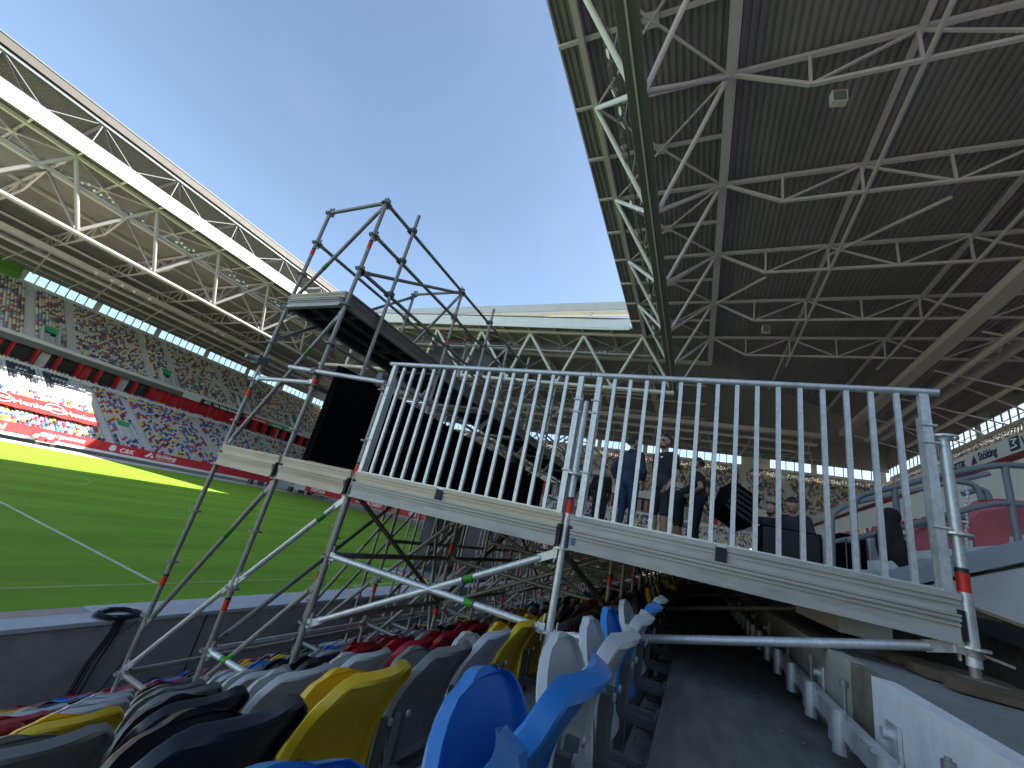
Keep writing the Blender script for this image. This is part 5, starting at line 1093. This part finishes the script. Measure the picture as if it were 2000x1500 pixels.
# ------------------------------------------------------------------ people
PMAT = {}
def pm(name, col, rough=0.8, bump=0.25, var=0.2):
    if name not in PMAT: PMAT[name] = mat(name, col, rough, var=var, scale=14, bump=bump)
    return PMAT[name]
skin = pm('skin', (0.44, 0.25, 0.17), 0.55, 0.05, 0.08); black_tee = pm('black_tee', (0.016, 0.016, 0.018)); denim = pm('blue_denim', (0.028, 0.05, 0.10)); navyj = pm('navy_jacket', (0.025, 0.03, 0.065)); shorts_m = pm('black_shorts', (0.022, 0.023, 0.026)); cargo = pm('navy_trousers', (0.018, 0.02, 0.035)); shoe = pm('dark_shoe', (0.02, 0.02, 0.02)); hair_m = pm('dark_brown_hair', (0.025, 0.016, 0.011), .7); stubble = pm('short_beard', (0.075, 0.045, 0.032), .8, .2, .2); hivis = pm('yellow_hivis', (0.62, 0.80, 0.05), .7, .1, .05); white_tee = pm('white_tee', (.6, .6, .64)); hoodie = pm('black_hoodie', (.012, .012, .012))
def person(loc, yaw, label, J, cloth, head_yaw=0.0, head_pitch=0.0, beard=False, glasses=False, height=1.8, group='stage crew', hairlen=0.0, extra=None):
    """one continuous body grown round a posed skeleton; x is forwards, y to the person's left"""
    d = dict(pel=(0, 0, .98), wai=(0, 0, 1.12), che=(0.01, 0, 1.33), nek=(0, 0, 1.50), hed=(.03, 0, 1.655),
             hl=(0, .095, .95), kl=(.03, .105, .51), al=(-.01, .11, .09), tl=(.17, .13, .035), hr=(0, -.095, .95), kr=(.03, -.105, .51), ar=(-.01, -.11, .09), tr=(.17, -.13, .035),
             sl=(-.01, .185, 1.43), el=(-.04, .235, 1.14), wl=(.04, .24, .90), sr=(-.01, -.185, 1.43), er=(-.04, -.235, 1.14), wr=(.04, -.24, .90))
    d.update(J); q = {k: Vector(v) for k, v in d.items()}; sk = height / 1.8
    S_, B_, T_, K_, F_ = 0, 1, 2, 3, 4       # skin, top, legs, lower legs, shoes
    up = cloth['sleeve']; hd = q['hed']; rot = Matrix.Rotation(head_yaw, 3, 'Z') @ Matrix.Rotation(head_pitch, 3, 'Y')
    def H(v): return hd + rot @ Vector(v)
    caps = [(q['pel'], q['wai'], .15, .142, 2), (q['wai'], q['che'], .142, .152, 1), (q['che'], q['nek'] - Vector((0, 0, .06)), .148, .08, 1), (q['nek'] - Vector((0, 0, .07)), hd + Vector((-.01, 0, -.04)), .055, .058, 0),
            (q['sl'], q['sr'], .078, .078, 1), (q['wai'] + Vector((0, .05, .02)), q['sl'] + Vector((0, -.06, -.08)), .112, .088, 1), (q['wai'] + Vector((0, -.05, .02)), q['sr'] + Vector((0, .06, -.08)), .112, .088, 1), (q['pel'] + Vector((0, .03, .05)), q['pel'] + Vector((0, -.03, .05)), .14, .14, 1 if cloth.get('long') else 2)]
    for s in 'lr':
        h, k, a, t, sh, el, wr = (q[c + s] for c in ('h', 'k', 'a', 't', 's', 'e', 'w')); k2 = h.lerp(k, .8)
        caps += [(h, k, .108, .072, 2), (k, k.lerp(a, .3), .062, .06, 3), (k.lerp(a, .3), a, .06, .043, 3), (a, t, .045, .04, 4), (a + Vector((-.05, 0, -.045)), t, .035, .035, 4)]
        m2 = sh.lerp(el, up if up < 1 else 1)
        caps += [(sh, m2, .072, .064, 1), (m2, el, .048, .042, 0 if up < 1 else 1), (el, wr, .045, .030, 1 if up > 1.5 else 0)]
        if up == 1.5: caps += [(el, el.lerp(wr, .45), .062, .056, 1)]
    caps += [(H((-.01, 0, .03)), H((.02, 0, .03)), .098, .094, 0), (H((.035, 0, -.05)), H((.05, 0, -.075)), .062, .05, 0), (H((.095, 0, -.005)), H((.115, 0, -.03)), .014, .018, 0), (H((0, .085, -.01)), H((-.01, .088, .03)), .018, .02, 0), (H((0, -.085, -.01)), H((-.01, -.088, .03)), .018, .02, 0)]
    b = MB()
    for a, c, ra, rb, reg in caps:
        b.tube(a, c, ra, 12, rb); b.ell(a, (ra,) * 3, 10, 6); b.ell(c, (rb,) * 3, 10, 6)
    tmp = b.build('tmp', M['dark']); r = tmp.modifiers.new('r', 'REMESH'); r.mode = 'VOXEL'; r.voxel_size = .017; sm = tmp.modifiers.new('s', 'SMOOTH'); sm.iterations = 4; sm.factor = .5
    dg = bpy.context.evaluated_depsgraph_get(); me = bpy.data.meshes.new_from_object(tmp.evaluated_get(dg)); bpy.data.objects.remove(tmp)
    me.materials.clear(); mats_ = [skin, cloth['top'], cloth['legs'], cloth.get('calf', cloth['legs']), shoe]
    for m in mats_: me.materials.append(m)
    A = np.array([c[0] for c in caps]); Bv = np.array([c[1] for c in caps]); ra = np.array([c[2] for c in caps]); rb = np.array([c[3] for c in caps]); rg = np.array([c[4] for c in caps])
    fcs = np.empty(len(me.polygons) * 3); me.polygons.foreach_get('center', fcs); fcs = fcs.reshape(-1, 3)
    ab = Bv - A; l2 = (ab ** 2).sum(1) + 1e-9; t = np.clip(((fcs[:, None] - A[None]) * ab[None]).sum(2) / l2[None], 0, 1); dist = np.linalg.norm(fcs[:, None] - (A[None] + t[..., None] * ab[None]), axis=2) - (ra + (rb - ra) * t)
    me.polygons.foreach_set('material_index', rg[dist.argmin(1)].astype(np.int32)); me.polygons.foreach_set('use_smooth', np.ones(len(me.polygons), bool)); me.update()
    # hands join the same mesh
    hb = MB()
    for s, sg in (('l', 1), ('r', -1)):
        wr, el = q['w' + s], q['e' + s]; dr = (wr - el).normalized(); si = dr.cross(Vector((1, 0, 0))); si = si.normalized() if si.length > .2 else dr.cross(Vector((0, 0, 1))).normalized(); fw = si.cross(dr)
        pc = wr + dr * .045; hb.tube(wr - dr * .02, wr + dr * .085, .028, 8, .034); hb.ell(pc + dr * .03, (.036, .036, .036), 8, 6)
        for f in range(4):
            o = wr + dr * .085 + fw * (.027 - .018 * f); ln = (.068, .078, .072, .055)[f]; m1 = o + dr * ln * .55 + si * .008 * sg; m2 = m1 + dr * ln * .4 + si * .028 * sg
            hb.tube(o - dr * .02, m1, .0095, 6, .0085); hb.tube(m1, m2, .0085, 6, .0065)
        o = wr + dr * .03 + fw * .03; m1 = o + dr * .035 + fw * .022; hb.tube(o, m1, .011, 6, .01); hb.tube(m1, m1 + dr * .034 + fw * .002, .01, 6, .008)
    hm = hb.mesh('h', skin); bm = bmesh.new(); bm.from_mesh(me); bm.from_mesh(hm); bm.to_mesh(me); bpy.data.meshes.remove(hm)
    e = empty('person', label, 'person', loc, group, yaw); e.scale = (sk,) * 3
    o = bpy.data.objects.new('body', me); COL.objects.link(o); o.parent = e
    # hair: a shell over crown and back of the head
    hb = MB(); nu, nv = 20, 14; pts = []; c0 = Vector((0, 0, .03))
    for j in range(nv + 1):
        th = math.pi * j / nv
        for i in range(nu):
            ph = 2 * math.pi * i / nu; v = Vector((math.sin(th) * math.cos(ph), math.sin(th) * math.sin(ph), math.cos(th))); k = 1.0 + .05 * math.sin(5 * ph + 3 * th)
            pts.append(H((v.x * .112 * k - .012, v.y * .103 * k, .035 + v.z * .115 * k)))
    fs = []
    for j in range(nv):
        for i in range(nu):
            th = math.pi * (j + .5) / nv; ph = 2 * math.pi * (i + .5) / nu; x_, z_ = math.sin(th) * math.cos(ph), math.cos(th)
            if z_ > .52 or (x_ < .05 and z_ > -.35 - hairlen) or (x_ < .3 and z_ > .2): fs.append((j * nu + i, (j + 1) * nu + i, (j + 1) * nu + (i + 1) % nu, j * nu + (i + 1) % nu))
    hb.poly(pts, fs, 0, True); hb.build('hair', hair_m, e)
    fb = MB()
    for sg in (1, -1): fb.ell(H((.088, .034 * sg, .018)), (.008, .013, .007), 8, 5); fb.bar(H((.094, .018 * sg, .038)), H((.088, .052 * sg, .036)), .006, .008)
    fb.bar(H((.098, -.022, -.062)), H((.098, .022, -.062)), .006, .007); fb.build('eyes_and_brows', hair_m, e)
    if beard:
        gb = MB(); gb.ell(H((.046, 0, -.082)), (.056, .056, .032), 12, 8); gb.ell(H((.01, .058, -.05)), (.03, .014, .035), 8, 6); gb.ell(H((.01, -.058, -.05)), (.03, .014, .035), 8, 6); gb.build('beard', stubble, e)
    if glasses:
        gb = MB()
        for sg in (1, -1): gb.bar(H((.104, .012 * sg, .02)), H((.098, .058 * sg, .02)), .006, .03); gb.bar(H((.1, .06 * sg, .024)), H((0, .092 * sg, .02)), .005, .006)
        gb.build('glasses', M['dark'], e)
    if extra: extra(e)
    return e
D = math.radians
def ex_navy(e):
    MB().ell((.085, -.02, 1.36), (.06, .055, .12), 10, 8).build('shirt', white_tee, e); MB().tube((.02, .262, .945), (.035, .262, .915), .034, 10).build('wristwatch', M['dark'], e)
    MB().tube((0, 0, 1.475), (.02, 0, 1.53), .088, 14, .078, caps=False).build('collar', navyj, e)
person((7.4, 1.12, .15), D(-28), 'man in navy hooded jacket and blue jeans seen half from behind', dict(sl=(-.01, .19, 1.43), el=(-.07, .31, 1.16), wl=(.03, .27, .93), er=(.02, -.25, 1.15), wr=(.16, -.18, .98)), dict(top=navyj, legs=denim, sleeve=1.5, long=True), -.7, beard=True, extra=ex_navy)
def ex_tall(e): MB().box((.142, .045, 1.37), (.146, .095, 1.395)).build('shirt_print', M['whitew'], e)
person((7.3, .56, .15), D(140), 'tall man with glasses in black t-shirt and dark shorts facing left', dict(er=(-.06, -.25, 1.15), wr=(.08, -.22, .95), el=(-.05, .24, 1.14), wl=(.08, .2, .93)), dict(top=black_tee, legs=shorts_m, calf=skin, sleeve=.6), .12, beard=True, glasses=True, height=1.86, extra=ex_tall)
person((8.3, .03, .15), D(75), 'bearded man in black t-shirt with one hand on his hip', dict(el=(-.16, .36, 1.18), wl=(.07, .2, 1.04), er=(-.04, -.27, 1.14), wr=(.06, -.24, .92)), dict(top=black_tee, legs=cargo, sleeve=.55), .3, beard=True, height=1.76)
def ex_vis(e): MB().tube((.13, .04, .98), (.30, .04, 1.16), .155, 14, .15).tube((.30, .05, 1.15), (.38, .06, 1.22), .15, 14, .1).build('safety_vest', hivis, e); MB().tube((.18, .04, 1.02), (.205, .04, 1.05), .157, 14, caps=False).build('reflective_band', M['band'], e)
person((8.7, .36, .15), D(-75), 'crew member in yellow safety vest bending forward behind the two standing men', dict(wai=(.08, 0, 1.06), che=(.26, 0, 1.2), nek=(.42, 0, 1.27), hed=(.56, 0, 1.32), sl=(.36, .18, 1.24), sr=(.36, -.18, 1.24), el=(.46, .22, .98), wl=(.6, .12, .84), er=(.46, -.22, .98), wr=(.6, -.12, .84)), dict(top=hoodie, legs=shorts_m, calf=skin, sleeve=.7), 0, .5, height=1.78, extra=ex_vis)
person((10.3, 2.2, .15), D(-150), 'person in black hoodie and cap standing behind the navy jacket', dict(hed=(.05, 0, 1.63)), dict(top=hoodie, legs=shorts_m, sleeve=2), .3, .2, height=1.74)
person((9.0, -1.18, -.32), D(160), 'man in black t-shirt leaning back with one arm stretched out left', dict(che=(-.06, 0, 1.32), nek=(-.1, 0, 1.49), hed=(-.09, .02, 1.64), sl=(-.08, .19, 1.42), sr=(-.1, -.19, 1.42), er=(.22, -.30, 1.34), wr=(.46, -.32, 1.22), el=(-.02, .26, 1.15), wl=(.1, .24, .93)), dict(top=black_tee, legs=cargo, sleeve=.6), -.2, -.25, beard=True, height=1.74)
person((8.6, -1.5, -.36), D(150), 'man in buttoned black jacket looking down behind the black case', dict(hed=(.07, 0, 1.64), el=(.02, .27, 1.16), wl=(.2, .15, 1.0), er=(.02, -.27, 1.16), wr=(.2, -.15, 1.0)), dict(top=pm('black_jacket', (.02, .022, .03)), legs=cargo, sleeve=2, long=True), .3, .5, beard=True, height=1.84)
person((9.2, 4.25, .15), D(-100), 'man with dark hair leaning over the far end of the black screen wall', dict(che=(.1, 0, 1.28), nek=(.17, 0, 1.43), hed=(.24, 0, 1.56), sl=(.13, .19, 1.36), sr=(.13, -.19, 1.36), el=(.28, .25, 1.12), wl=(.5, .2, 1.05), er=(.3, -.25, 1.12), wr=(.52, -.18, 1.05)), dict(top=black_tee, legs=cargo, sleeve=.6), .0, .5, beard=True, height=1.78)
# warm planks lying on the canopy ledgers
for i, (u, v, x) in enumerate(((920, 800, 7.2), (985, 855, 9.2))):
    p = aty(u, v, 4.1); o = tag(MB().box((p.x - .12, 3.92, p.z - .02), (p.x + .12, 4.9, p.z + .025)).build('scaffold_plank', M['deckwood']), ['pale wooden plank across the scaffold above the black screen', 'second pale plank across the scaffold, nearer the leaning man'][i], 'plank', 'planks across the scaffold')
